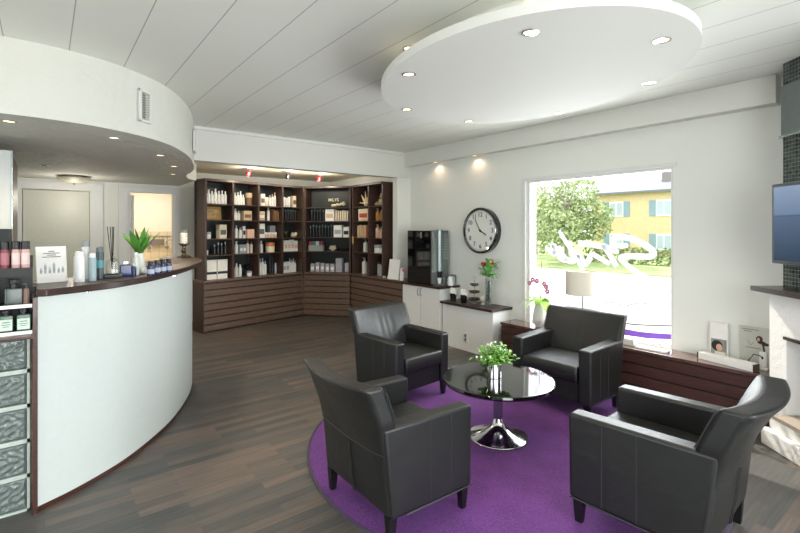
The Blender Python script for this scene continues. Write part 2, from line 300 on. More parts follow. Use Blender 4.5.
MB().box((1.047, 8.13, 1.55), (.012, .02, .1), .004).box((1.047, 8.13, .5), (.012, .02, .1), .004).build('hinge', M['steel'], d2)
struct('wall_light_block', MB().b2((-.4, 8.1, 0), (.29, 8.2, 2.5)), M['wall'], 'wall of the dark hall behind the pale door')  # unseen backing added to stop light leaking round the door
# kitchen behind
k = MB().b2((.4, 10.2, 0), (3, 10.3, 2.5)).b2((.3, 8.1, 0), (.4, 10.3, 2.5)).b2((2.9, 8.1, 0), (3, 10.3, 2.5)); struct('wall_kitchen', k, plaster('kitchen_paint', '#ece4d2', .02, 9), 'cream walls of the small kitchen')
struct('floor_kitchen', MB().b2((.3, 8.1, -.1), (3, 10.3, 0)), M['floor'], 'kitchen floor')
struct('ceiling_kitchen', MB().b2((.3, 8.1, 2.5), (3, 10.3, 2.6)), M['smooth'], 'kitchen ceiling')
kl = area('kitchen_lamp_light', (1.6, 9.2, 2.45), (0, 0, -1), .6, .6, 26, (1, .92, .8))
# baseboard
struct('baseboard_right', MB().b2((4.405, -1.6, 0), (4.42, .4, .08)), M['trim'], 'white baseboard')

# ---------------------------------------------------------------- outside: street, lawn, hedge, trees, house
struct('street', MB().b2((4.9, -40, -.62), (21.5, 80, -.6)), mat('#a9a8a5', .9, scale=3), 'pale asphalt street outside the window')
struct('sidewalk', MB().b2((4.56, -40, -.62), (7.2, 80, -.55)).b2((-40, -40, -.62), (4.56, -1.75, -.55)).b2((-40, -1.75, -.62), (-2.7, 80, -.55)), mat('#b0afab', .9, scale=3), 'pale pavement outside the window')
tag(MB().b2((21.5, -40, -.7), (120, 120, -.56)).build('lawn', mat('#86965a', .95, noise=.3, scale=3)), 'green lawn across the street', None, None, 'structure')
def leafcloud(n, blobs, size, rnd):
    mb = MB(); bm = mb.bm
    for _ in range(n):
        cx, cy, cz, rx, ry, rz = rnd.choice(blobs)
        while True:
            v = Vector((rnd.uniform(-1, 1), rnd.uniform(-1, 1), rnd.uniform(-1, 1)))
            if .2 < v.length < 1: break
        v = v.normalized() * (v.length ** .45)
        p = Vector((cx + v.x * rx, cy + v.y * ry, cz + v.z * rz))
        a = Vector((rnd.gauss(0, 1), rnd.gauss(0, 1), rnd.gauss(0, 1))).normalized(); b = a.cross(Vector((rnd.gauss(0, 1), rnd.gauss(0, 1), rnd.gauss(0, 1)))).normalized()
        s = size * rnd.uniform(.6, 1.3)
        bm.faces.new([bm.verts.new(p + a * s), bm.verts.new(p + b * s * .55), bm.verts.new(p - a * s), bm.verts.new(p - b * s * .55)])
    return mb
rnd = random.Random(3)
def tree(label, x, y, h, r, m, seed, n=2600, name='birch_tree'):
    rn = random.Random(seed); t = thing(name, label, 'tree', (x, y, -.57))
    tr = MB().tube([(0, 0, 0), (.05, .03, h * .3), (-.05, .06, h * .6), (.02, 0, h * .9)], .14, 8, .03)
    for _ in range(9):
        a = rn.uniform(0, 2 * pi); z = h * rn.uniform(.3, .65); tr.tube([(0, 0, z), (r * .35 * cos(a), r * .35 * sin(a), z + h * .12), (r * .7 * cos(a), r * .7 * sin(a), z + h * .22)], .05, 6, .012)
    tr.build('trunk', mat('#8a8478', .9, noise=.4, scale=6), t)
    bl = [(0, 0, h * .56, r * .75, r * .75, h * .42)] + [(r * .55 * cos(a), r * .55 * sin(a), h * rn.uniform(.25, .82), r * .5, r * .5, h * .16) for a in [rn.uniform(0, 2 * pi) for _ in range(10)]]
    leafcloud(n, bl, .13, rn).build('foliage', m, t, smooth=False)
lg = mat('#98a672', .7, noise=.35, scale=3); lg2 = mat('#a9b18c', .7, noise=.3, scale=3); lg3 = mat('#75855f', .7, noise=.3, scale=3)
tree('tall leafy green tree across the street covering the corner of the yellow house', 25, 15.9, 5.9, 2.7, lg, 1, 6500)
tree('paler loose tree beside the window jamb, across the street', 31, 22.4, 6.6, 2.9, lg2, 2, 4000)
tree('distant tree behind the first tree, showing over the house roof', 48, 31, 9.5, 3.6, lg3, 4, 1800)
tag(leafcloud(2600, [(27.5, 6 + .75 * i, -.1, .55, .55, .55) for i in range(14)], .1, rnd).build('hedge', mat('#76864f', .8, noise=.4, scale=4), smooth=False), 'low green hedge in front of the yellow house', 'hedge')
h = thing('street_house', 'yellow two-storey wooden house with blue shutters and grey roof', 'house', (36.5, 12.2, -.57))
MB().b2((0, -8.2, 0), (7, 8.6, 4.9)).build('wall', mat('#c8b58a', .85, noise=.06, scale=4), h)
rf = MB(); rf.prism([(-.5, 4.85), (3.5, 6.0), (7.5, 4.85), (7.5, 5.0), (3.5, 6.2), (-.5, 5.0)], -8.5, 8.9, Matrix(((1, 0, 0, 0), (0, 0, 1, 0), (0, 1, 0, 0), (0, 0, 0, 1))))
rf.build('roof', mat('#6a6e73', .8, noise=.1), h)
MB().b2((2.2, 3.3, 5.4), (2.9, 4.0, 7.3)).build('chimney', mat('#7a7470', .9), h)
for zz in (.5, 3.05):
    for yy in (6.5, 2.9, -.7, -4.3):
        wf = MB().b2((-.06, yy - .56, zz), (.02, yy + .56, zz + 1.2)).build('house_window', M['white'], h)
        MB().b2((-.075, yy - .48, zz + .1), (-.06, yy - .05, zz + 1.1)).b2((-.075, yy + .05, zz + .1), (-.06, yy + .48, zz + 1.1)).build('pane', mat('#9fb0b4', .2), wf)
        for sg in (-1, 1):
            MB().b2((-.05, yy + sg * .83 - .23, zz), (-.001, yy + sg * .83 + .23, zz + 1.2)).build('shutter', mat('#7d949f', .7), h)

# ---------------------------------------------------------------- wall shelving: three units
class Unit:
    def __init__(s, name, label, P, ang):
        s.P = Vector((*P, 0)); s.a = ang; s.t = thing(name, label, 'bookcase', (*P, 0), ang)
        s.u = Vector((cos(ang), sin(ang), 0)); s.v = Vector((-sin(ang), cos(ang), 0))
    def w(s, x, d, z): return s.P + s.u * x + s.v * d + Vector((0, 0, z))
ROWZ = [(1.872, 2.18), (1.635, 1.858), (1.355, 1.621), (1.115, 1.341), (.752, 1.101)]      # shelf surface, next shelf underside
def base_cabinet(U, x0, x1, lip0=0, lip1=0, t0=None, t1=None):
    MB().b2((x0 + .01, .03, 0), (x1 - .01, .30, .722)).build('base_body', M['dark'], U.t)
    for i in range(7):
        z0 = .022 + i * .1
        MB().b2((x0, .0, z0), (x1, .028, z0 + .084), .002).build('front_slat', M['slat'], U.t)
    MB().b2((x0 - lip0 if t0 is None else t0, -.02, .722), (x1 + lip1 if t1 is None else t1, .30, .75), .004).build('base_top', M['slat'], U.t)
def upper(U, xs, x0, x1, c0=None, c1=None):
    MB().b2((x0, .305, .752), (x1, .32, 2.2)).build('back_panel', M['backp'], U.t)
    for x in xs: MB().b2((x - .014, .03, .752), (x + .014, .305, 2.2), .002).build('upright', M['shelfw'], U.t)
    for a, b in zip(xs, xs[1:]):
        for z, _ in ROWZ[:-1]: MB().b2((a + .014, .045, z - .014), (b - .014, .305, z)).build('shelf_board', M['shelfw'], U.t)
    MB().b2((x0 if c0 is None else c0, .0, 2.2), (x1 if c1 is None else c1, .32, 2.235), .004).build('crown', M['shelfw'], U.t)
UL = Unit('bookcase', 'long dark wood shelving unit with four columns beside the counter', (1.85, 6.95), R(12.6))
base_cabinet(UL, -.04, 1.730, .03, 0, None, 1.717); LX = [-.0, .432, .874, 1.331, 1.738]
upper(UL, LX, -.03, 1.752, None, 1.729)
MB().b2((-.06, .0, 0), (-.042, .31, .72)).build('end_panel', M['shelfw'], UL.t)
UD = Unit('bookcase', 'corner shelving bay of dark wood with a sign board on top', (3.54, 7.33), math.atan2(-.7526, .6585))
base_cabinet(UD, .003, .838, 0, 0, .014, .826); DX = [.017, .83]; upper(UD, DX, .003, .844, .003, .838)
UR = Unit('bookcase', 'dark wood shelving unit running from the corner to the coffee machine', (4.095, 6.68), -pi / 2)
base_cabinet(UR, .001, 1.423); RX = [.016, .495, .885]; upper(UR, RX, .002, .90)
MB().b2((1.425, -.0, 0), (1.445, .31, .72)).build('end_panel', M['shelfw'], UR.t)
# --- goods on the shelves
COLS = {'L1': (UL, LX[0], LX[1], 'column beside the counter'), 'L2': (UL, LX[1], LX[2], 'second column from the counter'),
        'L3': (UL, LX[2], LX[3], 'third column from the counter'), 'L4': (UL, LX[3], LX[4], 'fourth column from the counter'),
        'D': (UD, DX[0], DX[1], 'corner shelf bay'), 'R1': (UR, RX[0], RX[1], 'shelf bay just past the corner'), 'R2': (UR, RX[1], RX[2], 'shelf bay by the coffee machine')}
ROWN = ['top shelf', 'second shelf', 'middle shelf', 'fourth shelf', 'bottom shelf']
C = dict(w='#f3f1e8', c='#e6dabf', p='#e8c0a6', b='#7a5a40', k='#1d1d1f', g='#a9adb0', n='#20283f', r='#b54733', a='#c98b3f', o='#d8813e', lg='#b9b4bd', t='#c9b28e', br='#4b3226', gr='#5d6b60')
def put_bottle(loc, a, h, r, c, cap, kind):
    prof = {'bottle': [(r * .92, 0), (r, .006), (r, h * .68), (r * .85, h * .74), (r * .42, h * .79), (r * .42, h * .82)],
            'tube': [(r * .75, 0), (r * .8, h * .16), (r * .95, h * .3), (r, h * .55), (r * .9, h * .82)],
            'jar': [(r * .95, 0), (r, .005), (r, h * .62)],
            'canister': [(r, 0), (r, h * .8), (r * .8, h * .86)]}[kind]
    capp = {'bottle': [(r * .5, h * .8), (r * .5, h), (0, h)], 'tube': [(r * .9, h * .8), (r * .9, h), (0, h)],
            'jar': [(r * 1.03, h * .62), (r * 1.03, h), (0, h)], 'canister': [(r * .85, h * .84), (r * .85, h * .97), (r * .6, h), (0, h)]}[kind]
    o = MB().lathe(prof + [(0, prof[-1][1])], seg=16).build({'bottle': 'bottle', 'tube': 'lotion_tube', 'jar': 'cream_jar', 'canister': 'spray_can'}[kind], mat(c, .35, noise=.04), loc=loc)
    MB().lathe([(0, capp[0][1])] + capp, seg=16).build('cap', mat(cap, .35, noise=.03), o); o.rotation_euler = (0, 0, a); return o
def put_pump(loc, a, h, r, c, cap):
    o = MB().lathe([(r * .95, 0), (r, .005), (r, h * .7), (r * .5, h * .78), (0, h * .78)], seg=16).build('pump_bottle', mat(c, .35, noise=.04), loc=loc)
    MB().lathe([(r * .4, h * .78), (r * .4, h * .86), (r * .12, h * .87), (r * .12, h * .97), (0, h * .97)], seg=12).box((-r * .4, 0, h * .96), (r * 1.3, r * .35, h * .04)).build('pump', mat(cap, .3), o); o.rotation_euler = (0, 0, a); return o
def put_box(loc, a, w, d, h, c, band=None, name='carton', lean=0):
    o = MB().box((0, 0, h / 2), (w, d, h), .002).build(name, mat(c, .55, noise=.04), loc=loc)
    if band: MB().box((0, -d / 2 - .0006, h * band[1]), (w * band[2], .001, h * band[3])).build('printed_band', mat(band[0], .5), o)
    o.rotation_euler = (0, lean, a); return o
# entry: column, row, kind, start fraction, end fraction, count, height, radius/width, colour, cap/band colour, noun phrase, options
def goods(cn, row, kind, f0, f1, n, h, r, c, cap, noun, hs=None, dd=.13):
    U, x0, x1, cdesc = COLS[cn]; z = ROWZ[row][0] + .0008; W = x1 - x0 - .05; X0 = x0 + .025
    for i in range(n):
        x = X0 + W * (f0 + (f1 - f0) * ((i + .5) / n)); hh = (hs[i % len(hs)] if hs else h); dep = .03 + dd
        loc = U.w(x, dep, z)
        pitch = W * (f1 - f0) / n
        if kind in ('bottle', 'tube', 'jar', 'canister', 'pump'): r = min(r, pitch * .47)
        else: r = min(r, pitch * .93)
        if kind in ('bottle', 'tube', 'jar', 'canister'): o = put_bottle(loc, U.a, hh, r, C.get(c, c), C.get(cap, cap), kind); cat = {'bottle': 'bottle', 'tube': 'tube', 'jar': 'jar', 'canister': 'spray can'}[kind]
        elif kind == 'pump': o = put_pump(loc, U.a, hh, r, C.get(c, c), C.get(cap, cap)); cat = 'bottle'
        elif kind == 'book': o = put_box(loc, U.a, r, .15, hh, C.get(c, c), None, 'book'); cat = 'book'
        else: o = put_box(loc, U.a, r, min(r, .14), hh, C.get(c, c), ((C[cap[0]],) + cap[1:] if isinstance(cap, tuple) else (C.get(cap, cap), .45, .8, .35)) if cap else None, 'carton'); cat = 'box'
        where = f'{ROWN[row]}, {cdesc}'
        lab = f'{noun}, {where}' if n == 1 else f'{noun}, {ORD[i]} in its row, {where}'
        tag(o, lab, cat, None if n == 1 else f'{noun} row {where}')
G = goods
G('L1', 0, 'bottle', .0, .98, 7, .2, .024, 'w', 'w', 'white bottle', [.17, .21, .19, .23, .2, .21, .2])
G('L1', 2, 'jar', .06, .3, 1, .10, .055, 'w', 'g', 'squat white jar'); G('L1', 2, 'box', .58, .9, 1, .21, .115, 'c', 'gr', 'tall cream patterned carton')
G('L1', 3, 'bottle', .38, .98, 4, .17, .023, 'k', 'g', 'dark bottle', [.15, .18, .17, .19]); G('L1', 3, 'jar', .0, .2, 1, .07, .035, 'w', 'w', 'tiny white jar')
G('L1', 4, 'box', .02, .92, 2, .29, .155, 'w', ('n', .33, 1, .13), 'large white package with navy band')
G('L2', 0, 'bottle', .02, .62, 5, .2, .025, 'w', 'w', 'white bottle', [.16, .19, .2, .22, .17]); G('L2', 0, 'jar', .66, .95, 1, .2, .06, 'b', 't', 'round brown gift jar')
G('L2', 1, 'bottle', .0, .42, 3, .18, .026, 'w', 'c', 'white bottle', [.17, .18, .15]); G('L2', 1, 'box', .46, .86, 1, .15, .14, 't', 'b', 'beige carton')
G('L2', 2, 'bottle', .0, .5, 3, .2, .024, 'w', 'g', 'pale bottle', [.21, .2, .17]); G('L2', 2, 'box', .5, .64, 1, .19, .045, 'w', 'k', 'slim white carton'); G('L2', 2, 'box', .64, .98, 1, .14, .125, 'p', None, 'peach pink box')
G('L2', 3, 'bottle', .0, .34, 2, .18, .027, 'w', 'w', 'white bottle', [.18, .19]); G('L2', 3, 'box', .36, .66, 2, .14, .055, 'g', 'w', 'grey carton'); G('L2', 3, 'bottle', .68, 1, 2, .2, .024, 'c', 'b', 'cream bottle', [.2, .18])
G('L2', 4, 'bottle', .02, .5, 3, .21, .026, 'w', 'w', 'white bottle', [.2, .21, .19]); G('L2', 4, 'jar', .72, .94, 1, .08, .045, 'w', 'g', 'low white jar'); 
G('L3', 0, 'bottle', .0, .14, 1, .15, .022, 'w', 'g', 'short white bottle'); G('L3', 0, 'box', .15, .38, 1, .2, .085, 'w', 'b', 'white printed carton'); G('L3', 0, 'jar', .4, .58, 1, .15, .035, 'c', 'w', 'tall cream jar'); G('L3', 0, 'bottle', .6, .95, 3, .22, .021, 'w', 't', 'slender white bottle', [.19, .21, .24])
G('L3', 1, 'box', .02, .34, 1, .15, .13, 't', 'w', 'beige carton'); G('L3', 1, 'bottle', .5, .66, 1, .22, .026, 'w', 't', 'tall white bottle'); G('L3', 1, 'book', .7, .98, 4, .17, .02, 'b', None, 'brown catalogue', [.19, .17, .18, .15])
G('L3', 2, 'box', .0, .34, 1, .23, .125, 'w', 'gr', 'tall white carton with small pictures'); G('L3', 2, 'jar', .38, .98, 4, .09, .03, 'p', 'w', 'small peach jar'); G('L3', 2, 'box', .72, 1, 1, .2, .1, 'g', None, 'grey square box', None, .215)
G('L3', 3, 'bottle', .0, .1, 1, .09, .016, 'w', 'g', 'small white bottle'); G('L3', 3, 'bottle', .16, .34, 1, .19, .026, 'w', 'w', 'white bottle'); G('L3', 3, 'jar', .42, .9, 1, .16, .075, 'c', 'o', 'wide cream jar with orange lid')
G('L3', 4, 'bottle', .0, .5, 4, .23, .023, 'w', 'g', 'white bottle', [.2, .26, .27, .22]); G('L3', 4, 'bottle', .6, .84, 2, .26, .022, 'k', 'k', 'dark bottle', [.3, .25]); G('L3', 4, 'bottle', .87, .99, 1, .18, .02, 'g', 'w', 'grey bottle')
G('L4', 0, 'tube', .02, .62, 4, .17, .028, 'w', 'w', 'white tube', [.15, .17, .16, .18]); G('L4', 0, 'box', .68, .92, 1, .2, .07, 'c', 'b', 'cream carton')
G('L4', 1, 'tube', .0, .98, 7, .19, .021, 'k', 'gr', 'dark tube', [.19, .2, .19, .2])
G('L4', 3, 'box', .0, 1, 5, .19, .07, 'w', 'p', 'white and pink carton', [.18, .19, .19, .2])
G('L4', 4, 'bottle', .0, .1, 1, .2, .016, 'gr', 'w', 'green bottle'); G('L4', 4, 'box', .14, .5, 2, .18, .06, 'w', 'lg', 'white carton', [.18, .19]); G('L4', 4, 'bottle', .54, .96, 4, .22, .02, 'w', 'g', 'white bottle', [.24, .21, .24, .2])
G('D', 1, 'tube', .03, .38, 5, .2, .018, 'k', 'gr', 'dark tube', [.2, .21]); G('D', 1, 'box', .42, .64, 1, .21, .16, 'w', 't', 'white picture carton'); G('D', 1, 'book', .66, .98, 6, .18, .024, 'c', None, 'cream booklet', [.19, .18, .18])
G('D', 2, 'tube', .0, .58, 8, .21, .018, 'k', 'gr', 'dark tube', [.2, .22, .21]); G('D', 2, 'box', .62, .82, 1, .21, .15, 'w', 'g', 'white carton with grey picture'); G('D', 2, 'box', .84, .99, 1, .18, .11, 'w', 'k', 'white carton with black bars')
G('D', 4, 'box', .04, .64, 5, .16, .07, 'lg', 'w', 'pale lilac carton', [.14, .16, .15, .14]); G('D', 4, 'box', .64, .84, 1, .24, .11, 'g', 'lg', 'tall grey carton'); G('D', 4, 'box', .86, .98, 1, .16, .07, 'lg', None, 'plain lilac box')
G('R1', 1, 'box', .1, .9, 1, .2, .3, 'c', 'r', 'red and cream patterned gift box'); G('R1', 2, 'book', .08, .7, 4, .2, .055, 't', None, 'beige hardback', [.2, .21]); G('R1', 2, 'book', .74, .98, 2, .19, .04, 'r', None, 'red hardback')
G('R1', 3, 'pump', .25, .95, 2, .21, .04, 'w', 'g', 'white pump bottle'); G('R1', 4, 'pump', .15, .95, 2, .27, .045, 'w', 'w', 'tall white pump bottle')
G('R2', 1, 'pump', .02, .98, 3, .19, .036, 'a', 'c', 'amber pump bottle', [.2, .17, .19]); G('R2', 2, 'pump', .02, .98, 3, .18, .038, 'p', 'c', 'peach pump bottle', [.22, .18, .18])
G('R2', 3, 'jar', .0, 1, 2, .13, .072, 'w', 'g', 'wide white jar'); G('R2', 4, 'canister', .2, .98, 3, .2, .038, 'g', 'k', 'grey spray can', [.22, .2, .18])
# single odd pieces on the shelves
def shelf_thing(cn, row, fr, name, label, cat, d=.13):
    U, x0, x1, _ = COLS[cn]; return thing(name, label, cat, U.w(x0 + (x1 - x0) * fr, .03 + d, ROWZ[row][0] + .0008), U.a)
t = shelf_thing('L1', 1, .45, 'picture_frame', 'gold picture frame standing on the second shelf beside the counter', 'picture frame', .16)
rt = Matrix.Translation((0, 0, .003)) @ Matrix.Rotation(R(-8), 4, 'X'); fb = MB()
for cx, cz, sx, sz in ((-.112, .1, .038, .2), (.112, .1, .038, .2), (0, .019, .262, .038), (0, .181, .262, .038)): fb.box((cx, 0, cz), (sx, .02, sz), .004)
bmesh.ops.transform(fb.bm, matrix=rt, verts=fb.bm.verts); fb.build('frame', mat('#b98d45', .45, noise=.15), t)
fb = MB().box((0, .002, .1), (.19, .008, .15)); bmesh.ops.transform(fb.bm, matrix=rt, verts=fb.bm.verts); fb.build('picture', mat('#c9a877', .6, noise=.35, scale=20), t)
t = shelf_thing('L2', 4, .78, 'hair_dryer', 'black hair dryer lying on the bottom shelf of the second bookcase column', 'hair dryer', .19)
MB().tube([(-.03, 0, .13), (.06, .0, .17)], .035, 12, .028).build('barrel', M['black'], t); MB().tube([(0, 0, .14), (-.02, 0, .06), (-.04, 0, .02)], .016, 8).build('handle', M['black'], t)
t = shelf_thing('L4', 2, .38, 'potted_succulent', 'tiny green plant in a dark pot on the middle shelf', 'plant')
MB().lathe([(.03, 0), (.04, .06), (0, .06)], seg=14).build('pot', M['dark'], t); lf = MB()
for i in range(14): a = i * 2.4; lf.leaf((0, 0, .055), (cos(a) * .6, sin(a) * .6, 1), .09, .02)
lf.build('foliage', M['leaf2'], t, smooth=False)
t = shelf_thing('L4', 2, .78, 'seashell', 'cream shell ornament on the middle shelf beside the tiny plant', 'ornament')
s_ = MB().ball((0, 0, .035), .05, (1.2, .9, .7)).ball((.04, 0, .06), .03).ball((-.03, -.01, .06), .028); s_.build('shell_body', mat('#dccfae', .6), t)
t = shelf_thing('D', 0, .5, 'sign_board', 'dark sign board with pale lettering on top of the corner bay', 'sign', .17)
MB().box((0, 0, .145), (.70, .02, .285), .002).build('board', M['backp'], t); text('MILYS', .075, mat('#cfc9a8', .4), 'lettering', t, (.06, -.012, .135), (pi / 2, 0, 0))
t = shelf_thing('D', 0, .75, 'flower_garland', 'cream flower garland lying in front of the dark sign board', 'garland', .075)
g_ = MB()
for i in range(16): g_.ball((-.13 + .22 * i / 15 + rnd.uniform(-.01, .01), rnd.uniform(-.012, .012), .03 + .05 * (i / 15) * rnd.uniform(.4, 1)), .026, (1, 1, .9), 8)
g_.build('flowers', mat('#cfc4a4', .7), t)
t = shelf_thing('D', 3, .2, 'makeup_set', 'open box of coloured cosmetics on the fourth corner shelf', 'cosmetics'); MB().box((0, 0, .05), (.26, .1, .1), .003).build('tray', mat('#98a39b', .4), t)
for i, cc in enumerate(('#b0454b', '#3f7f8c', '#c9c5bb', '#8a3f56')): MB().box((-.095 + .064 * i, 0, .135), (.06, .09, .068), .003).build('palette', mat(cc, .4), t)
t = shelf_thing('D', 3, .57, 'fabric_rose', 'cream fabric rose on the fourth corner shelf', 'ornament'); g_ = MB()
for i in range(9): a = i * 2.4; g_.ball((.035 * cos(a), .025 * sin(a), .05 + .008 * (i % 4)), .032, (1, 1, .8), 8)
g_.ball((0, 0, .036), .035); g_.build('petals', mat('#d8ccb0', .7), t)
t = shelf_thing('D', 3, .82, 'bowl', 'low dark bowl at the end of the fourth corner shelf', 'bowl'); MB().lathe([(.04, 0), (.1, .045), (.105, .05), (.09, .045), (.03, .01), (0, .01)], seg=20).build('bowl_shell', mat('#4a3a30', .3), t)
t = shelf_thing('R1', 0, .5, 'coral', 'spiky cream coral ornament on the top shelf past the corner', 'ornament'); g_ = MB().ball((0, 0, .045), .045)
for i in range(13): a = R(4 + 172 * i / 12); g_.tube([(0, 0, .055), (.17 * cos(a), -.03 + .03 * (i % 3), .055 + .2 * sin(a))], .022, 7, .005)
g_.build('branches', mat('#ead9b2', .7), t)
t = shelf_thing('R2', 0, .6, 'teddy_bear', 'small cream teddy bear on the top shelf by the coffee machine', 'toy'); g_ = MB().ball((0, 0, .06), .055).ball((0, -.01, .145), .045).ball((-.035, 0, .185), .018).ball((.035, 0, .185), .018).ball((0, -.05, .135), .018)
for sx in (-1, 1): g_.ball((sx * .055, -.02, .08), .025, (1, 1, 1.5)); g_.ball((sx * .045, -.05, .024), .024, (1, 1.6, 1))
g_.build('plush_body', mat('#d2bd92', .9, bump=.3, bscale=200), t)
t = shelf_thing('R2', 0, .16, 'seashell', 'pale shell lying next to the teddy bear', 'ornament'); MB().ball((0, 0, .03), .04, (1, 1, .75)).ball((.02, 0, .05), .022).build('shell_body', mat('#d5c39b', .7), t)
t = thing('price_tag', 'tan paper tag hanging on the upright beside the corner bay', 'tag', UR.w(.03, .028, 1.26), UR.a); MB().box((0, -.001, .055), (.05, .002, .13)).build('card', mat('#c2a468', .6), t)
# spots under the niche ceiling
for x, y, cc, nm in ((2.43, 6.88, 'red', 'first'), (3.06, 6.88, 'black', 'second'), (3.62, 6.9, 'red', 'third')):
    t = thing('ceiling_spotlight', {'first': 'small red spotlight above the bookcase columns by the counter', 'second': 'small black spotlight between the two red ones above the shelves', 'third': 'small red spotlight above the corner bookcase bay'}[nm], 'lamp', (x, y, 2.42), 0, 'spotlights above the shelves')
    MB().lathe([(.03, -.012), (.03, 0)], seg=16).tube([(0, 0, -.01), (0, 0, -.04)], .008).build('mount', M['white'], t)
    rr = Matrix.Rotation(R(35), 4, 'X'); MB().lathe([(.026, -.06), (.034, -.04), (.034, .02), (.02, .03)], (0, 0, -.065), 16, rr).build('head', M['red'] if cc == 'red' else M['black'], t)
    MB().lathe([(0, -.063), (.022, -.0625), (.022, -.06)], (0, 0, -.065), 14, rr).build('bulb', M['lamp'], t)
    d = bpy.data.lights.new('spotlight_light', 'POINT'); d.energy = 6; d.color = (1, .9, .76); d.shadow_soft_size = .04
    o = bpy.data.objects.new('spotlight_light', d); col.objects.link(o); o.parent = t; o.location = (0, -.06, -.15)

# ---------------------------------------------------------------- downlights
def downlight(x, y, z, label, power=4, group=None, r=.042, on=True, cone=110, tint=(1, .82, .6)):
    t = thing('downlight', label, 'downlight', (x, y, z), 0, group)
    MB().lathe([(r * .72, -.002), (r * .78, -.006), (r, -.005), (r, 0), (r * .72, 0)], seg=24, cap=False).build('trim_ring', M['chrome'], t)
    MB().lathe([(0, -.0025), (r * .72, -.0025), (r * .72, -.001)], seg=20).build('bulb', M['lamp'] if on else M['silver'], t)
    if on:
        d = bpy.data.lights.new('downlight_light', 'SPOT'); d.energy = power; d.spot_size = R(cone); d.spot_blend = .6; d.color = tint; d.shadow_soft_size = .03
        o = bpy.data.objects.new('downlight_light', d); col.objects.link(o); o.parent = t; o.location = (0, 0, -.01)
OV = [(1.766, 2.198, 'on the oval disc, at its end towards the counter'), (2.269, 2.849, 'on the oval disc, at its rim towards the clock'), (2.953, 2.832, 'on the oval disc, at its rim above the orchid'), (1.852, 1.373, 'on the oval disc, along its long rim facing the room'), (3.339, 2.182, 'on the oval disc, at its rim above the window lamp'), (3.112, 1.38, 'on the oval disc, along its rim towards the television'), (2.455, 1.025, 'on the oval disc, at its tip towards the fireplace')]
for x, y, l in OV: downlight(x, y, 2.45, 'round chrome downlight ' + l, 12, 'downlights in the oval ceiling disc')
downlight(1.831, 2.279, ZC, 'downlight in the boarded ceiling next to the oval disc end', .8); downlight(1.90, 1.40, ZC, 'downlight in the boarded ceiling above the long rim of the oval', .8)
for x, y, l in ((-.182, 3.853, 'closest to the tall white cabinet'), (.412, 4.064, 'second along the curved edge'), (.849, 4.763, 'third along the curved edge'), (1.119, 5.501, 'fourth along the curved edge'), (1.271, 6.309, 'last along the curved edge, near the bookcase')):
    l = l.replace('closest to', 'first along the edge, by'); downlight(x, y, 2.19, 'lit downlight under the reception soffit, ' + l, 14 if y < 4 else 34, 'downlights under the soffit', .042, True, 150)
downlight(-.003, 6.267, 2.19, 'unlit downlight under the reception soffit before the pale door', 0, None, .042, False)
for x, y, l in ((4.345, 4.809, 'above the coffee machine'), (4.345, 4.068, 'above the wall clock')): downlight(x, y, 2.44, 'lit downlight under the window beam ' + l, 2.4, 'downlights under the window beam', .038, True, 150, (1, .7, .46))
t = thing('ceiling_lamp', 'frosted glass bowl lamp on the soffit in front of the pale door', 'lamp', (.30, 7.35, 2.19))
MB().lathe([(0, -.105), (.012, -.1), (.012, -.09), (.06, -.085), (.13, -.065), (.185, -.03), (.19, -.02), (.17, -.02), (0, -.05)], seg=32).build('glass_bowl', mat('#a39e8c', .5), t)
d = bpy.data.lights.new('reception_fill', 'POINT'); d.energy = 7; d.color = (1, .93, .8); d.shadow_soft_size = .1; o = bpy.data.objects.new('reception_fill', d); col.objects.link(o); o.parent = t; o.location = (0, 0, -.32)  # fill light added below the dim bowl to brighten the reception
MB().lathe([(.07, -.03), (.08, 0), (0, 0)], seg=24).build('mount', M['white'], t); MB().lathe([(.0, -.125), (.012, -.115), (.006, -.1)], seg=12).build('finial', M['steel'], t)
# ventilation grilles on the curved soffit
def grille(x, y, ang, z, label):
    t = thing('vent_grille', label, 'vent', (x, y, z), ang, 'vent grilles on the soffit')
    fb = MB()
    for cx, cz, sx, sz in ((-.05, 0, .02, .24), (.05, 0, .02, .24), (0, .11, .12, .02), (0, -.11, .12, .02)): fb.box((cx, -.01, cz), (sx, .02, sz), .003)
    fb.build('frame', M['trim'], t); sb = MB()
    for i in range(11): sb.box((0, -.006, -.09 + .018 * i), (.08, .008, .006), rot=Matrix.Rotation(R(30), 4, 'X'))
    sb.build('grille_slats', mat('#a9a99f', .5), t); MB().box((0, -.0005, 0), (.08, .001, .2)).build('grille_back', mat('#77776e', .6), t)
grille(.585, 3.893, math.atan2(.31, .33), 2.415, 'cream vent grille on the curved plaster soffit')
grille(1.215, 5.07, math.atan2(.74, .23), 2.41, 'narrow vent grille on the soffit near the beam')

# ---------------------------------------------------------------- reception counter
t = thing('reception_counter', 'curved white reception counter with a dark wood top', 'counter', (0, 0, 0))
cur = spline([(-.03, 3.10), (.12, 3.18), (.286, 3.30), (.42, 3.42), (.58, 3.61), (.75, 3.85), (.90, 4.13), (1.04, 4.46), (1.146, 4.83), (1.20, 5.2), (1.21, 5.6)], 5)
cp = [(p[0], p[1]) for p in [tuple(q) for q in cur]]
def offset(poly, d):
    out = []
    for i, p in enumerate(poly):
        a = poly[max(i - 1, 0)]; b = poly[min(i + 1, len(poly) - 1)]; tx, ty = b[0] - a[0], b[1] - a[1]; n = math.hypot(tx, ty); out.append((p[0] - ty / n * d, p[1] + tx / n * d))
    return out
inn = offset(cp, .06); inn[0] = (-.03, 3.165); inn[1] = (max(inn[1][0], -.029), inn[1][1])
MB().prism(cp + inn[::-1], .03, 1.14).build('curved_front', M['panel'], t, angle=30)
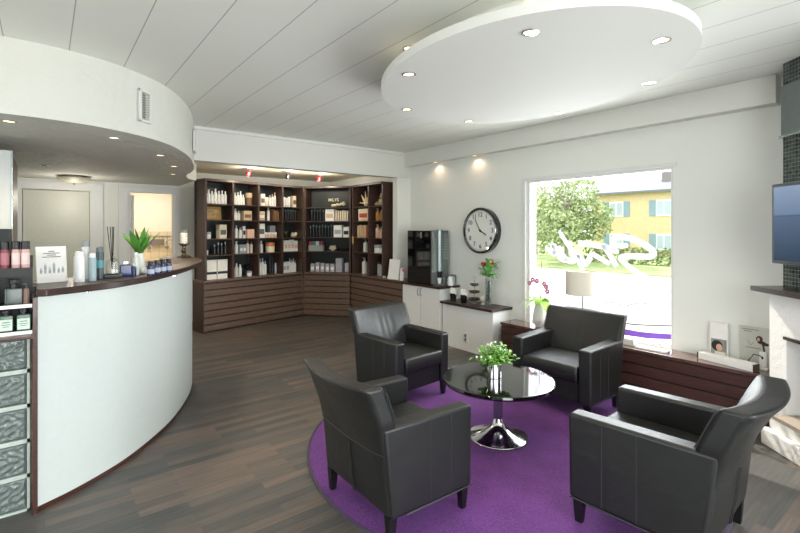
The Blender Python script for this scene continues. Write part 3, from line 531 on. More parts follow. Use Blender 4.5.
o_ = offset(cp, .004); o_[0] = (-.03, 3.105); i_ = offset(cp, .05); i_[0] = (-.03, 3.155); MB().prism(o_ + i_[::-1], 0, .03).build('plinth', M['redwood'], t, angle=30)
MB().b2((-.0505, 3.085, 0), (-.031, 3.25, 1.139)).build('end_post', M['redwood'], t)
top = [Vector((-.04, 3.262)), Vector((-.04, 3.10))] + spline([(.0, 3.09), (.04, 3.105), (.286, 3.235), (.42, 3.355), (.60, 3.57), (.80, 3.90), (.95, 4.18), (1.10, 4.5), (1.22, 4.8), (1.30, 5.05), (1.335, 5.3), (1.34, 5.65), (1.30, 5.95), (1.15, 6.0), (1.02, 5.75), (.95, 5.2), (.80, 4.75), (.62, 4.35), (.38, 3.98), (.1, 3.72), (-.115, 3.6)], 4) + [Vector((-.115, 3.262))]
MB().prism([(p[0], p[1]) for p in [tuple(q) for q in top]], 1.14, 1.18).build('counter_top', M['topw'], t, angle=40, bevel=.006)
for x, y in ((.19, 3.30), (.79, 3.97)):
    MB().lathe([(.02, -.014), (.026, -.01), (.026, 0), (0, 0)], (x, y - .045, 1.14), 16).build('edge_light', M['chrome'], t)
# glass block wall with a shelf niche at the end of the counter
t = thing('glass_block_panel', 'stack of wavy glass blocks at the end of the counter', 'glass block wall', (0, 0, 0))
mw = MB()
for i in range(6): mw.b2((-1.05, 3.15, .0 + i * .186 - .01 if i else 0), (-.064, 3.24, .012 + i * .186))
for i in range(6): mw.b2((-.076 - i * .19 , 3.15, 0), (-.064 - i * .19, 3.24, .93))
mw.build('mortar', mat('#b9c4bb', .6), t)
gb, gnt, gbs = nodes('wavy_glass'); gbs.inputs['Base Color'].default_value = srgb('#7f8c86'); gbs.inputs['Roughness'].default_value = .06; gbs.inputs['Transmission Weight'].default_value = .35; gbs.inputs['Specular IOR Level'].default_value = 1.0; gbs.inputs['IOR'].default_value = 1.45
_tc = gnt.nodes.new('ShaderNodeTexCoord'); _n = gnt.nodes.new('ShaderNodeTexNoise'); _n.inputs['Scale'].default_value = 22; _n.inputs['Distortion'].default_value = 2.5; gnt.links.new(_tc.outputs['Object'], _n.inputs['Vector'])
_b = gnt.nodes.new('ShaderNodeBump'); _b.inputs['Strength'].default_value = .4; _b.inputs['Distance'].default_value = .01; gnt.links.new(_n.outputs['Fac'], _b.inputs['Height']); gnt.links.new(_b.outputs[0], gbs.inputs['Normal'])
for cc in range(2):
    for i in range(5):
        g_ = MB().b2((-.254 - cc * .19, 3.158, .014 + i * .186), (-.078 - cc * .19, 3.235, .174 + i * .186), .006); bm = bmesh.new(); N = 30; gx = [[None] * (N + 1) for _ in range(N + 1)]; ph = rnd.uniform(0, 6)
        for a in range(N + 1):
            for b in range(N + 1):
                u, v = a / N, b / N; e_ = min(u, 1 - u, v, 1 - v); q = math.hypot(u - .5, v - .5); th = math.atan2(v - .5, u - .5)
                hgt = (.004 * sin(9 * th + 14 * q + ph) * q * 2 + .003 * sin(23 * u + 5 * sin(7 * v + ph)) + .0025 * sin(27 * v - 6 * u + ph)) * min(1, e_ * 8)
                gx[a][b] = bm.verts.new((-.252 - cc * .19 + .172 * u, 3.151 + hgt if 0 < e_ else 3.158, .016 + i * .186 + .156 * v))
        for a in range(N):
            for b in range(N): bm.faces.new([gx[a][b], gx[a + 1][b], gx[a + 1][b + 1], gx[a][b + 1]])
        g_._add(bm); g_.build('glass_block', gb, t, angle=80)
MB().b2((-1.05, 3.04, .933), (-.0545, 3.245, .955), .003).build('wood_ledge', M['redwood'], t)
t = thing('display_rack', 'black three-tier product rack at the counter end', 'rack', (-.053, 3.05, .956))
MB().b2((-.7, .18, 0), (.0, .19, .40)).build('back_panel', M['dark'], t); MB().b2((-.7, 0.02, 0), (.0, .18, .016)).build('bottom_shelf', M['dark'], t)
MB().b2((-.7, .02, .135), (.0, .18, .15)).build('middle_shelf', M['dark'], t); MB().b2((-.7, .0, .312), (.0, .18, .33)).build('top_tray', M['dark'], t)
MB().b2((-.7, .012, .0), (.0, .02, .018)).b2((-.7, .012, .137), (.0, .02, .155)).build('price_strip', M['paper'], t)
MB().b2((-.7, -.004, .30), (.0, 0.0, .345)).build('tray_lip', M['dark'], t)
x0, y0, z0 = -.053, 3.05, .9568
for i, (xx, cc) in enumerate(((-.028, '#c99b95'), (-.066, '#c99b95'), (-.110, '#7d2f3a'), (-.150, '#7d2f3a'), (-.19, '#7d2f3a'))):
    o = MB().lathe([(.017, 0), (.018, .004), (.018, .105), (.017, .108), (0, .108)], seg=18).build('spray_bottle', mat(cc, .3, noise=.05), loc=(x0 + xx, y0 + .05, z0 + .33))
    MB().lathe([(0, .108), (.0185, .108), (.0185, .145), (.016, .15), (0, .15)], seg=18).build('cap', M['black'], o)
    MB().lathe([(.0182, .03), (.0184, .03), (.0184, .09), (.0182, .09)], seg=18, cap=False).build('paper_label', mat('#d9c3bd' if i < 2 else '#a86a70', .5), o)
    tag(o, f'{"pale pink" if i < 2 else "burgundy"} bottle with black cap on the black rack, {ORD[i]} from the counter', 'bottle', 'capped bottles on the rack tray')
for i, xx in enumerate((-.075, -.165)):
    o = MB().box((0, 0, .045), (.075, .05, .09), .012).build('square_bottle', mat('#4c5450', .15, noise=.1), loc=(x0 + xx, y0 + .06, z0 + .15))
    MB().lathe([(0, .09), (.014, .09), (.014, .108), (.02, .112), (.02, .13), (0, .13)], seg=14).build('cap', M['black'], o); tag(o, f'smoked glass square bottle on the middle tier, {ORD[i]} from the counter', 'bottle', 'smoked bottles on the rack')
o = put_pump((x0 - .025, y0 + .05, z0 + .15), 0, .11, .014, '#6d5046', '#2a2220'); tag(o, 'little brown pump bottle at the end of the middle rack tier', 'bottle')
for i, xx in enumerate((-.035, -.105, -.175)):
    o = MB().box((0, 0, .042), (.058, .05, .084), .008).build('square_bottle', mat('#4f6a58', .2), loc=(x0 + xx, y0 + .055, z0 + .016)); MB().box((0, -.0256, .036), (.05, .001, .056)).build('paper_label', mat('#c6d8c8', .5), o)
    MB().box((0, -.0263, .05), (.03, .0006, .004)).box((0, -.0263, .038), (.036, .0006, .003)).box((0, -.0263, .028), (.024, .0006, .003)).build('printed_text', M['ink'], o)
    MB().lathe([(0, .084), (.012, .084), (.012, .094), (.02, .096), (.02, .11), (0, .11)], seg=14).build('cap', M['black'], o); tag(o, f'green labelled square bottle on the lowest rack tier, {ORD[i]} from the counter', 'bottle', 'green labelled bottles')
# tall cabinet and box further behind
t = thing('tall_cabinet', 'tall white cabinet with a dark wood side behind the bottle rack', 'cabinet', (0, 0, 0))
MB().b2((-1.0, 4.55, 0), (-.20, 5.5, 2.08)).build('carcass', M['shelfw'], t); MB().b2((-1.0, 4.52, .05), (-.195, 4.55, 2.09), .004).build('white_front', mat('#c4c7c3', .35, noise=.05, scale=4), t); MB().box((-.197, 4.53, 1.06), (.01, .035, 2.06), .003).build('metal_edge', M['silver'], t)
t = thing('carton', 'dark storage box standing on the rear shelf behind the rack', 'box', (-.24, 3.72, 1.081)); MB().b2((-.2, 0, 0), (.072, .2, .42), .003).build('box_body', M['backp'], t)
MB().b2((-.6, 3.68, 1.03), (-.13, 3.98, 1.08)).build('shelf_ledge', M['shelfw']); tag(bpy.data.objects['shelf_ledge'], 'dark wood shelf behind the product rack', 'shelf')
MB().b2((-.58, 3.7, 0), (-.52, 3.96, 1.03)).b2((-.2, 3.7, 0), (-.14, 3.96, 1.03)).build('shelf_support', M['shelfw'], bpy.data.objects['shelf_ledge'])

# things on the counter
ZT = 1.18
t = thing('brochure_stand', 'white tabletop notice card with pictures of small bottles', 'sign', (.035, 3.45, ZT), math.atan2(.091, .134) - .25)
MB().box((0, .01, .108), (.155, .004, .215), rot=Matrix.Rotation(R(-6), 4, 'X')).box((0, .02, .004), (.155, .07, .006)).build('card', M['paper'], t)
tb = MB()
for i, wd in enumerate((.03, .085, .045, .095)): tb.box((0, .0065 + .105 * (.18 - .011 * i - .108) - .0005, .186 - .011 * i), (wd, .001, .004))
tb.build('printed_text', M['ink'], t); pb = MB()
for i, (xx, hh) in enumerate(((-.055, .03), (-.034, .055), (-.012, .032), (.01, .058), (.034, .03), (.055, .034))): pb.box((xx, .003, .05 + hh / 2), (.012, .001, hh)).box((xx, .0045, .054 + hh), (.006, .001, .012))
pb.build('printed_picture', mat('#aeb4b6', .6, noise=.4, scale=60), t)
def cbottle(x, y, h, r, c, cap, label, kind='bottle', name=None):
    o = put_bottle((x, y, ZT), 0, h, r, c, cap, kind); tag(o, label, 'bottle'); return o
cbottle(.165, 3.40, .185, .028, '#e4e5e2', '#e4e5e2', 'thick white bottle next to the notice card', 'canister')
cbottle(.205, 3.56, .245, .024, '#d6d6d2', '#8a8f90', 'white spray can with grey cap behind the thick white bottle', 'canister')
cbottle(.232, 3.42, .17, .022, '#9aaeb2', '#e3e6e4', 'translucent blue grey bottle with white cap on the counter', 'canister')
o = cbottle(.280, 3.53, .205, .023, '#3d4a50', '#5b6365', 'dark grey spray can with teal lettering on the counter', 'canister'); MB().lathe([(.0232, .07), (.0236, .07), (.0236, .12), (.0232, .12)], seg=18, cap=False).build('teal_label', mat('#4f8f98', .4), o)
t = thing('reed_diffuser', 'clear glass reed diffuser with black sticks on the counter', 'diffuser', (.352, 3.55, ZT))
MB().lathe([(.036, .025), (.04, .03), (.04, .1), (.034, .118), (.012, .13), (.012, .15), (.009, .15), (.009, .13), (.03, .115), (.036, .098), (.036, .03)], seg=20).build('glass_bottle', glass('diffuser_glass', (.96, .97, .97), .01), t)
MB().box((0, 0, .0125), (.1, .08, .025), .004).build('base', M['black'], t); MB().lathe([(0, .03), (.033, .031), (.033, .055), (0, .055)], seg=18).build('scent_oil', mat('#d8d4c0', .2), t)
for i, (dx, dy) in enumerate(((-.03, .0), (-.012, .01), (.0, .0), (.006, -.006))): MB().tube([(0, 0, .04), (dx, dy, .335)], .0028, 6).build('reed', M['black'], t)
t = thing('perfume_bottle', 'cobalt blue square perfume bottle on the counter', 'bottle', (.432, 3.60, ZT)); MB().box((0, 0, .04), (.07, .04, .08), .008).build('bottle_body', mat('#23336a', .12), t); MB().box((0, 0, .092), (.03, .026, .024), .003).build('cap', M['silver'], t)
o = cbottle(.478, 3.585, .085, .016, '#2a3566', '#cfd3d6', 'small blue bottle with silver cap beside the perfume bottle')
t = thing('glass_jar', 'tall clear bottle with a pale label in front of the flower vase', 'bottle', (.500, 3.66, ZT)); MB().lathe([(.02, 0), (.022, .004), (.022, .11), (.01, .125), (.01, .14), (0, .14)], seg=18).build('bottle_body', mat('#cfd3c8', .12), t); MB().lathe([(.012, .14), (.012, .158), (0, .158)], seg=14).build('cap', M['ceram'], t)
t = thing('flower_vase', 'white vase of broad green leaves with a purple bud on the counter', 'vase of flowers', (.545, 3.80, ZT))
MB().lathe([(.028, 0), (.036, .01), (.04, .05), (.03, .1), (.02, .13), (.024, .145), (.016, .14), (0, .12)], seg=22).build('vase', M['ceram'], t)
lf = MB(); rn = random.Random(5)
for i in range(15): a = i * 2.4 + rn.uniform(-.2, .2); e = rn.uniform(.85, 1.45); lf.leaf((0, 0, .12), (cos(a) * cos(e), sin(a) * cos(e), sin(e)), rn.uniform(.17, .25), rn.uniform(.045, .06), .05)
lf.build('foliage', M['leaf'], t); st = MB()
for dx, dz in ((.0, .2), (.05, .15)): st.ball((.03 + dx, 0, .13 + dz * .6), .016, (1, 1, 1.3), 8)
st.build('flower_bud', mat('#a06a8c', .6), t)
t = thing('gift_wrap', 'small crumpled white tissue beside the vase', 'tissue', (.585, 3.72, ZT)); g_ = MB()
for i in range(7): g_.ball((rn.uniform(-.03, .03), rn.uniform(-.02, .02), .018 + rn.uniform(0, .012)), .018, (1.2, 1, 1), 6)
g_.build('tissue', M['paper'], t, smooth=False)
for i, (xx, yy) in enumerate(((.574, 3.545), (.632, 3.655), (.680, 3.715), (.730, 3.775))):
    o = MB().lathe([(.022, 0), (.024, .004), (.024, .066), (.018, .072), (0, .072)], seg=18).build('serum_bottle', mat('#1f2a4c', .2), loc=(xx, yy, ZT)); MB().lathe([(.0242, .015), (.0246, .015), (.0246, .045), (.0242, .045)], seg=18, cap=False).build('paper_label', mat('#aeb6c4', .5), o)
    MB().lathe([(0, .072), (.0165, .072), (.0165, .098), (0, .098)], seg=16).build('cap', M['black'], o); tag(o, f'navy blue bottle with black cap on the counter, {ORD[i]} from the vase side', 'bottle', 'navy bottles on the counter')
t = thing('candle_holder', 'turned pewter candle holder with a white candle in glass', 'candle holder', (1.245, 5.62, ZT))
MB().lathe([(.075, 0), (.08, .008), (.06, .018), (.03, .03), (.02, .05), (.032, .075), (.018, .095), (.02, .125), (.05, .145), (.06, .15), (.06, .158), (0, .158)], seg=24).build('pewter_stem', mat('#6a5f52', .25, metal=.8), t)
MB().lathe([(.054, .158), (.054, .31), (.051, .31), (.051, .16)], seg=24, cap=False).build('glass_cylinder', glass('candle_glass', (.98, .98, .97), .0), t); MB().lathe([(.04, .158), (.04, .27), (.036, .275), (0, .272)], seg=20).build('candle', mat('#e9e4d6', .5), t)

# ---------------------------------------------------------------- kitchen seen through the doorway
t = thing('kitchen_counter', 'pale kitchen worktop with tiled splashback beyond the doorway', 'kitchen counter', (0, 0, 0))
MB().b2((.7, 9.6, 0), (2.6, 10.19, .88)).build('cabinet_body', M['white'], t); MB().b2((.68, 9.56, .88), (2.62, 10.19, .92), .004).build('worktop', mat('#c9b79a', .4), t)
tile, tnt, tb_ = nodes('cream_tiles'); _tc = tnt.nodes.new('ShaderNodeTexCoord'); _m = tnt.nodes.new('ShaderNodeMapping'); _m.inputs['Rotation'].default_value = (R(90), 0, 0); tnt.links.new(_tc.outputs['Object'], _m.inputs[0]); _br = tnt.nodes.new('ShaderNodeTexBrick'); _br.offset = 0
for k_, v_ in (('Scale', 1), ('Brick Width', .15), ('Row Height', .15), ('Mortar Size', .004)): _br.inputs[k_].default_value = v_
for k_, v_ in (('Color1', '#dfcfb0'), ('Color2', '#e4d5b8'), ('Mortar', '#b5a688')): _br.inputs[k_].default_value = srgb(v_)
tnt.links.new(_m.outputs[0], _br.inputs[0]); tnt.links.new(_br.outputs[0], tb_.inputs[0]); tb_.inputs['Roughness'].default_value = .2
MB().b2((.7, 10.185, .92), (2.6, 10.198, 1.45)).build('splashback', tile, t)
tp = MB().tube([(2.02, 10.05, .92), (2.02, 10.05, 1.22)] + [(2.02 - .07 + .07 * cos(a), 10.05 - .05 * (1 - cos(a)), 1.22 + .07 * sin(a)) for a in [pi * i / 8 for i in range(9)]], .012); tp.build('tap', M['chrome'], t)
t = thing('utensil_rail', 'steel rail with hooks on the kitchen wall', 'rail', (1.7, 10.165, 1.36)); MB().tube([(-.4, 0, 0), (.4, 0, 0)], .007).tube([(-.4, 0, 0), (-.4, .018, 0)], .006).tube([(.4, 0, 0), (.4, .018, 0)], .006).build('rail_bar', M['steel'], t)
for i, (xx, nm) in enumerate(((-.28, 'ladle'), (-.08, 'spatula'), (.24, 'whisk'))):
    u = thing(nm, f'steel {nm} hanging from the kitchen rail', 'utensil', (1.7 + xx, 10.15, 1.345)); MB().tube([(0, 0, 0), (0, 0, -.17)], .006).build('handle', M['steel'], u)
    MB().ball((0, 0, -.2), .035, (1, .5, 1)).build('head', M['steel'], u) if nm != 'spatula' else MB().box((0, 0, -.2), (.06, .006, .08), .002).build('head', M['steel'], u)
u = thing('rail_basket', 'grey box basket hanging on the kitchen rail', 'basket', (1.78, 10.14, 1.18)); MB().box((0, 0, .06), (.2, .05, .12), .004).tube([(-.08, 0, .12), (-.08, .02, .175)], .004).tube([(.08, 0, .12), (.08, .02, .175)], .004).build('basket_body', mat('#7d7468', .5), u)
u = thing('soap_bottle', 'pink soap bottle on the kitchen worktop', 'bottle', (1.36, 10.05, .92)); MB().lathe([(.03, 0), (.032, .15), (.012, .18), (.012, .24), (0, .24)], seg=14).build('bottle_body', mat('#cf9aa8', .3), u)

# ---------------------------------------------------------------- coffee cabinet, low cabinet, window bench
t = thing('coffee_cabinet', 'white two-door cabinet carrying the coffee machine', 'cabinet', (0, 0, 0))
MB().b2((4.09, 4.43, .0), (XW - .002, 5.215, .715)).build('carcass', M['white'], t)
for lo, hi, hy in ((4.435, 4.815, 4.79), (4.825, 5.21, 4.85)):
    dd = MB().b2((4.07, lo, .05), (4.09, hi, .71), .003).build('door', M['white'], t); MB().tube([(4.07, hy, .69), (4.045, hy, .675), (4.045, hy + (.0), .60), (4.07, hy, .585)], .005).build('handle', M['steel'], dd)
MB().b2((4.04, 4.405, .715), (XW - .002, 5.215, .745), .004).build('worktop', M['topw'], t)
t = thing('low_cabinet', 'low white cabinet with dark top under the wall clock', 'cabinet', (0, 0, 0))
MB().b2((4.10, 3.555, 0), (XW - .002, 4.40, .54)).build('carcass', M['white'], t); MB().b2((4.05, 3.525, .54), (XW - .002, 4.402, .57), .004).build('worktop', M['topw'], t)
t = thing('wall_socket', 'white power socket on the front of the low cabinet', 'socket', (4.10, 3.985, .165)); MB().box((-.006, 0, 0), (.012, .085, .12), .003).build('plate', M['ceram'], t)
for dz in (-.025, .025): MB().lathe([(.018, -.001), (.018, .0)], (-.012, 0, dz), 16, Matrix.Rotation(-pi / 2, 4, 'Y')).build('outlet', mat('#8f8f88', .5), t)
t = thing('window_bench', 'long low window bench with dark slatted wood front', 'bench', (0, 0, 0))
MB().b2((4.19, 1.06, 0), (XW - .002, 3.495, .40)).build('bench_body', M['dark'], t)
for i in range(4): MB().b2((4.17, 1.05, .015 + i * .097), (4.19, 3.495, .10 + i * .097), .003).build('front_slat', mat('#482f27', .35, noise=.3, scale=5, stretch=(2, 2, 30)), t)
MB().b2((4.155, 1.04, .40), (XW - .002, 3.495, .43), .004).b2((XW - .002, WY0 + .01, .41), (4.47, WY1 - .055, .43)).build('bench_top', mat('#5a4038', .12, noise=.25, scale=5, stretch=(20, 2, 2), coat=.5), t)

# coffee machine
t = thing('coffee_machine', 'tall black and silver coffee machine on the white cabinet', 'coffee machine', (4.06, 4.57, .745))
MB().b2((0, 0.02, 0), (.30, .52, .735), .008).build('body', M['blackgloss'], t); MB().b2((0, 0, .02), (.30, .02, .735), .004).build('front_frame', M['grey'], t)
MB().b2((.012, -.006, .17), (.075, .002, .72), .003).build('front_panel', M['silver'], t)
MB().lathe([(.045, .19), (.045, .74), (.04, .745), (0, .745)], (.135, .0, 0), 20).build('steel_column', mat('#8b9493', .35, metal=.9), t)
MB().b2((.195, -.006, .17), (.29, .002, .72), .003).build('keypad_panel', M['grey'], t); kb = MB()
for i in range(9): kb.b2((.205, -.010, .34 + i * .036), (.28, -.005, .36 + i * .036), .002)
kb.build('button', M['silver'], t)
MB().lathe([(.035, .11), (.045, .19)], (.135, -.0, 0), 16).build('spout', M['black'], t); MB().b2((.02, -.075, 0), (.25, .0, .03), .004).build('drip_tray', M['steel'], t)
MB().box((-.001, .22, .67), (.002, .03, .08)).build('brand_plate', M['silver'], t); MB().lathe([(.008, 0), (.008, .004), (0, .004)], (-.0, .21, .36), 12, Matrix.Rotation(-pi / 2, 4, 'Y')).build('lock', M['steel'], t)
for i, (xx, yy) in enumerate(((.10, -.04), (.18, -.04))):
    o = MB().lathe([(.022, 0), (.03, .07), (.027, .07), (.02, .006), (0, .006)], seg=18).build('coffee_cup', M['steel'] if i else M['ceram'], loc=(4.06 + xx, 4.57 + yy, .7756)); tag(o, 'steel cup on the drip tray of the coffee machine' if i else 'white cup on the drip tray of the coffee machine', 'cup')
t = thing('milk_jug', 'white jug with handle beside the coffee machine', 'jug', (4.28, 4.446, .7455)); MB().lathe([(.035, 0), (.04, .02), (.03, .1), (.034, .12), (.03, .12), (.026, .1), (.03, .02), (0, .01)], seg=20).build('jug_body', M['ceram'], t); MB().tube([(-.03, 0, .1), (-.06, 0, .09), (-.06, 0, .05), (-.034, 0, .03)], .006).build('handle', M['ceram'], t)
t = thing('sugar_canister', 'grey metal canister behind the white jug', 'canister', (4.378, 4.49, .7455)); MB().lathe([(.036, 0), (.036, .11), (0, .11)], seg=20).build('canister_body', M['steel'], t); MB().lathe([(.037, .11), (.037, .13), (.01, .14), (0, .14)], seg=20).build('lid', M['grey'], t)
# leaflets on the shelf end
t = thing('leaflet', 'white price list leaning by the wall stub beside the coffee machine', 'leaflet', (4.105, 5.462, .7508), R(-74)); MB().box((0, 0, .15), (.2, .006, .30), .001, rot=Matrix.Rotation(R(-10), 4, 'X')).build('sheet', M['paper'], t)
tb = MB()
for i in range(14): tb.box((-.01, -.0038, .04 + .016 * i), (.15 - .02 * (i % 3), .0006, .004))
bmesh.ops.transform(tb.bm, matrix=Matrix.Translation((0, 0, .0)) @ Matrix.Rotation(R(-10), 4, 'X'), verts=tb.bm.verts); 
for v in tb.bm.verts: v.co.y += .0265 - .0; 
tb.build('printed_text', mat('#a8a8a4', .6), t)
t = thing('leaflet_stand', 'small white stand-up card with a pink flower beside the price list', 'card', (4.115, 5.285, .7508), R(-74)); MB().box((0, .0, .09), (.065, .004, .18), rot=Matrix.Rotation(R(-8), 4, 'X')).box((0, .004, .003), (.065, .04, .006)).build('card', M['paper'], t); MB().ball((.03, -.004, .155), .028, (1, .35, 1)).build('pink_flower', M['pink'], t)
for i, (s, w_) in enumerate(((1.0, .05), (1.12, .05))): o = put_box(UR.w(s - .06, .03, .75), UR.a, w_, .03, .03, '#e2dfd6'); o.name = 'business_card_box'; tag(o, 'small white card box at the foot of the end shelf, ' + ('first from the corner' if i == 0 else 'beside the price list'), 'card box')
# on the low cabinet
for i, (yy, xx) in enumerate(((4.27, 4.16), (4.09, 4.17))):
    t = thing('paper_cup_tumbler', 'black glass with white napkins on the low cabinet, ' + ('next to the white cabinet' if i == 0 else 'next to the tiered stand'), 'tumbler', (xx, yy, .57)); MB().lathe([(.034, 0), (.046, .105), (.043, .105), (.03, .006), (0, .006)], seg=20).build('tumbler', M['blackgloss'], t); g_ = MB()
    for j in range(8): a = j * .8; g_.ball((.024 * cos(a), .024 * sin(a), .105 + .02 * (j % 3)), .026, (1, 1, 1.2), 7)
    g_.build('napkins', M['paper'], t, smooth=False)
t = thing('cake_stand', 'three-tier metal serving stand on the low cabinet', 'stand', (4.25, 3.985, .57)); MB().tube([(0, 0, .0), (0, 0, .29)], .004).lathe([(.03, 0), (.03, .006), (0, .008)], seg=16).build('pole', M['steel'], t)
tl = MB().tube([(.022 * cos(a), 0, .312 + .022 * sin(a)) for a in [2 * pi * i / 12 - pi / 2 for i in range(13)]], .003); tl.build('ring_handle', M['steel'], t)
for z, r in ((.035, .085), (.125, .075), (.215, .06)): MB().lathe([(.02, z), (r * .8, z + .008), (r, z + .03), (r * .95, z + .032), (r * .75, z + .014), (0, z + .01)], seg=24).build('tray', mat('#8a7a68', .25, metal=.7), t)
t = thing('pebble_ornament', 'round pale egg-shaped ornament beside the serving stand', 'ornament', (4.27, 3.855, .5705)); MB().lathe([(.03, 0), (.035, .006), (.012, .02), (.02, .035), (0, .04)], seg=16).build('foot', M['ceram'], t); MB().ball((0, 0, .075), .048, (1, 1, .85)).build('egg', mat('#d6cdbd', .3), t)
t = thing('rose_vase', 'tall clear glass vase of red roses on the low cabinet', 'vase of flowers', (4.24, 3.745, .57)); MB().lathe([(.04, 0), (.042, .006), (.04, .34), (.037, .34), (.038, .02), (0, .015)], seg=24).build('glass_vase', glass('vase_glass', (.88, .91, .9), .05), t)
pb = MB(); rn = random.Random(9)
for i in range(110): a = rn.uniform(0, 6.28); q = rn.uniform(0, .027); pb.ball((q * cos(a), q * sin(a), .025 + rn.uniform(0, .27)), .0085, (1, 1, 1), 6)
tag(pb.build('glass_pebbles', mat('#5c625e', .15, noise=.6, scale=40), t), None, None, None, 'stuff')
lf = MB()
for i in range(80): a = i * 2.4; e = rn.uniform(-.4, 1.2); z = .34 + rn.uniform(0, .19); q = rn.uniform(.0, .07); lf.leaf((q * cos(a), q * sin(a), z), (cos(a) * cos(e), sin(a) * cos(e), sin(e)), rn.uniform(.06, .11), .042, .25, 4)
lf.build('foliage', M['leaf2'], t)
for i, (dx, dy, dz) in enumerate(((-.02, .06, .50), (.0, -.04, .54), (.03, -.02, .50))):
    MB().tube([(0, 0, .1), (dx * .5, dy * .5, .35), (dx, dy, dz)], .003, 6).build('flower_stem', M['stem'], t); g_ = MB().ball((dx, dy, dz), .03, (1, 1, .95), 12)
    for j in range(5): a = j * 1.26; g_.ball((dx + .014 * cos(a), dy + .014 * sin(a), dz + .006), .02, (1, 1, 1.1), 8)
    g_.build('rose_bloom', M['red'], t)

# wall clock
t = thing('wall_clock', 'large round black wall clock with white face', 'clock', (XW, 3.985, 1.48), -pi / 2)
rx = Matrix.Rotation(pi / 2, 4, 'X')      # local -Y points into the room
MB().lathe([(.0, 0), (.285, 0), (.29, .01), (.29, .075), (.275, .085), (.262, .08), (.258, .06), (0, .06)], (0, 0, 0), 64, rx).build('case', mat('#1a1c1b', .2, coat=.4), t)
MB().lathe([(0, .0605), (.257, .0605), (.257, .063), (0, .063)], (0, 0, 0), 64, rx).build('dial', mat('#e3e3dc', .5, noise=.01), t)
MB().lathe([(.255, .0805), (.262, .083), (.266, .0805)], (0, 0, 0), 64, rx, cap=False).build('rim_ring', M['chrome'], t)
nb = MB()
for n_ in range(1, 13):
    me = text(str(n_), .078, None, 'n', None, None, None, .0006, obj_only=False); a = R(30 * n_); bm2 = bmesh.new(); bm2.from_mesh(me); q_ = MB(); q_._add(bm2, Matrix.Translation((.2 * sin(a), -.064, .2 * cos(a))) @ Matrix.Rotation(pi / 2, 4, 'X')); bpy.data.meshes.remove(me); q_.build('numeral', M['dark'], t, smooth=False)
for n_ in range(60): a = R(6 * n_); nb.box((.245 * sin(a), -.0635, .245 * cos(a)), (.003, .001, .012), rot=Matrix.Rotation(a, 4, 'Y'))
nb.build('minute_marking', M['dark'], t, smooth=False)
for nm, ang, ln, wd in (('hour_hand', 118, .115, .014), ('minute_hand', -30, .17, .010)):
    a = R(ang); MB().box((sin(a) * ln * .42, -.068 if nm[0] == 'h' else -.071, cos(a) * ln * .42), (wd, .002, ln * 1.15), rot=Matrix.Rotation(a, 4, 'Y')).build(nm, M['dark'], t)
MB().lathe([(.014, .063), (.014, .074), (0, .074)], (0, 0, 0), 16, rx).build('hub', M['dark'], t)

# ---------------------------------------------------------------- on the window bench
t = thing('table_lamp', 'table lamp with a pale drum shade in the window', 'lamp', (4.29, 2.545, .43)); MB().lathe([(.08, 0), (.085, .008), (.07, .018), (.012, .022), (0, .022)], seg=28).build('base', M['steel'], t); MB().tube([(0, 0, .02), (0, 0, .56)], .008).build('pole', M['steel'], t)
shm, snt, sb_ = nodes('lamp_shade_cloth'); sb_.inputs['Base Color'].default_value = srgb('#ded8c8'); sb_.inputs['Roughness'].default_value = .9; sb_.inputs['Transmission Weight'].default_value = 0; sb_.inputs['Subsurface Weight'].default_value = .0
MB().lathe([(.165, .41), (.16, .645), (.157, .645), (.162, .41), (.165, .41)], seg=48, cap=False).build('lamp_shade', shm, t); MB().tube([(-.157, 0, .63), (.157, 0, .63)], .003).tube([(0, -.157, .63), (0, .157, .63)], .003).tube([(0, 0, .55), (0, 0, .63)], .01).build('shade_holder', M['steel'], t)
t = thing('orchid', 'pink orchid in a white cone vase on the window bench', 'potted plant', (4.30, 3.05, .43)); MB().lathe([(.05, 0), (.055, .006), (.085, .06), (.088, .1), (.07, .2), (.045, .29), (.05, .31), (.042, .3), (0, .28)], seg=28).build('vase', M['ceram'], t)
lf = MB()
for a, e, ln, wd in ((2.2, .45, .24, .12), (-1.2, .5, .24, .12), (1.6, .1, .2, .11), (-2.2, .2, .22, .12), (.3, .5, .16, .09), (3.5, .5, .2, .12)): lf.leaf((0, 0, .30), (cos(a) * cos(e), sin(a) * cos(e), sin(e)), ln, wd, .75, 7)
lf.build('foliage', mat('#94c24c', .4, noise=.3, scale=8), t)
MB().tube([(0, 0, .29), (.0, .0, .5), (.01, -.01, .72)], .004).build('support_stake', mat('#8a7a58', .6), t); MB().tube([(0, 0, .29), (-.01, .03, .42), (-.02, .07, .5), (-.02, .10, .49)], .003).tube([(0, 0, .29), (-.01, -.03, .4), (-.02, -.08, .46), (-.02, -.1, .42)], .003).build('flower_stem', M['stem'], t)
for i, (dx, dy, dz) in enumerate(((-.03, .12, .47), (-.03, .08, .51), (-.03, -.09, .45), (-.03, -.105, .40), (-.02, -.06, .475), (-.02, .035, .5))):
    g_ = MB()
    for j in range(5): a = 2 * pi * j / 5; g_.ball((dx, dy + .018 * cos(a), dz + .018 * sin(a)), .014, (.35, 1, 1), 8)
    g_.build('blossom', M['pink'], t)
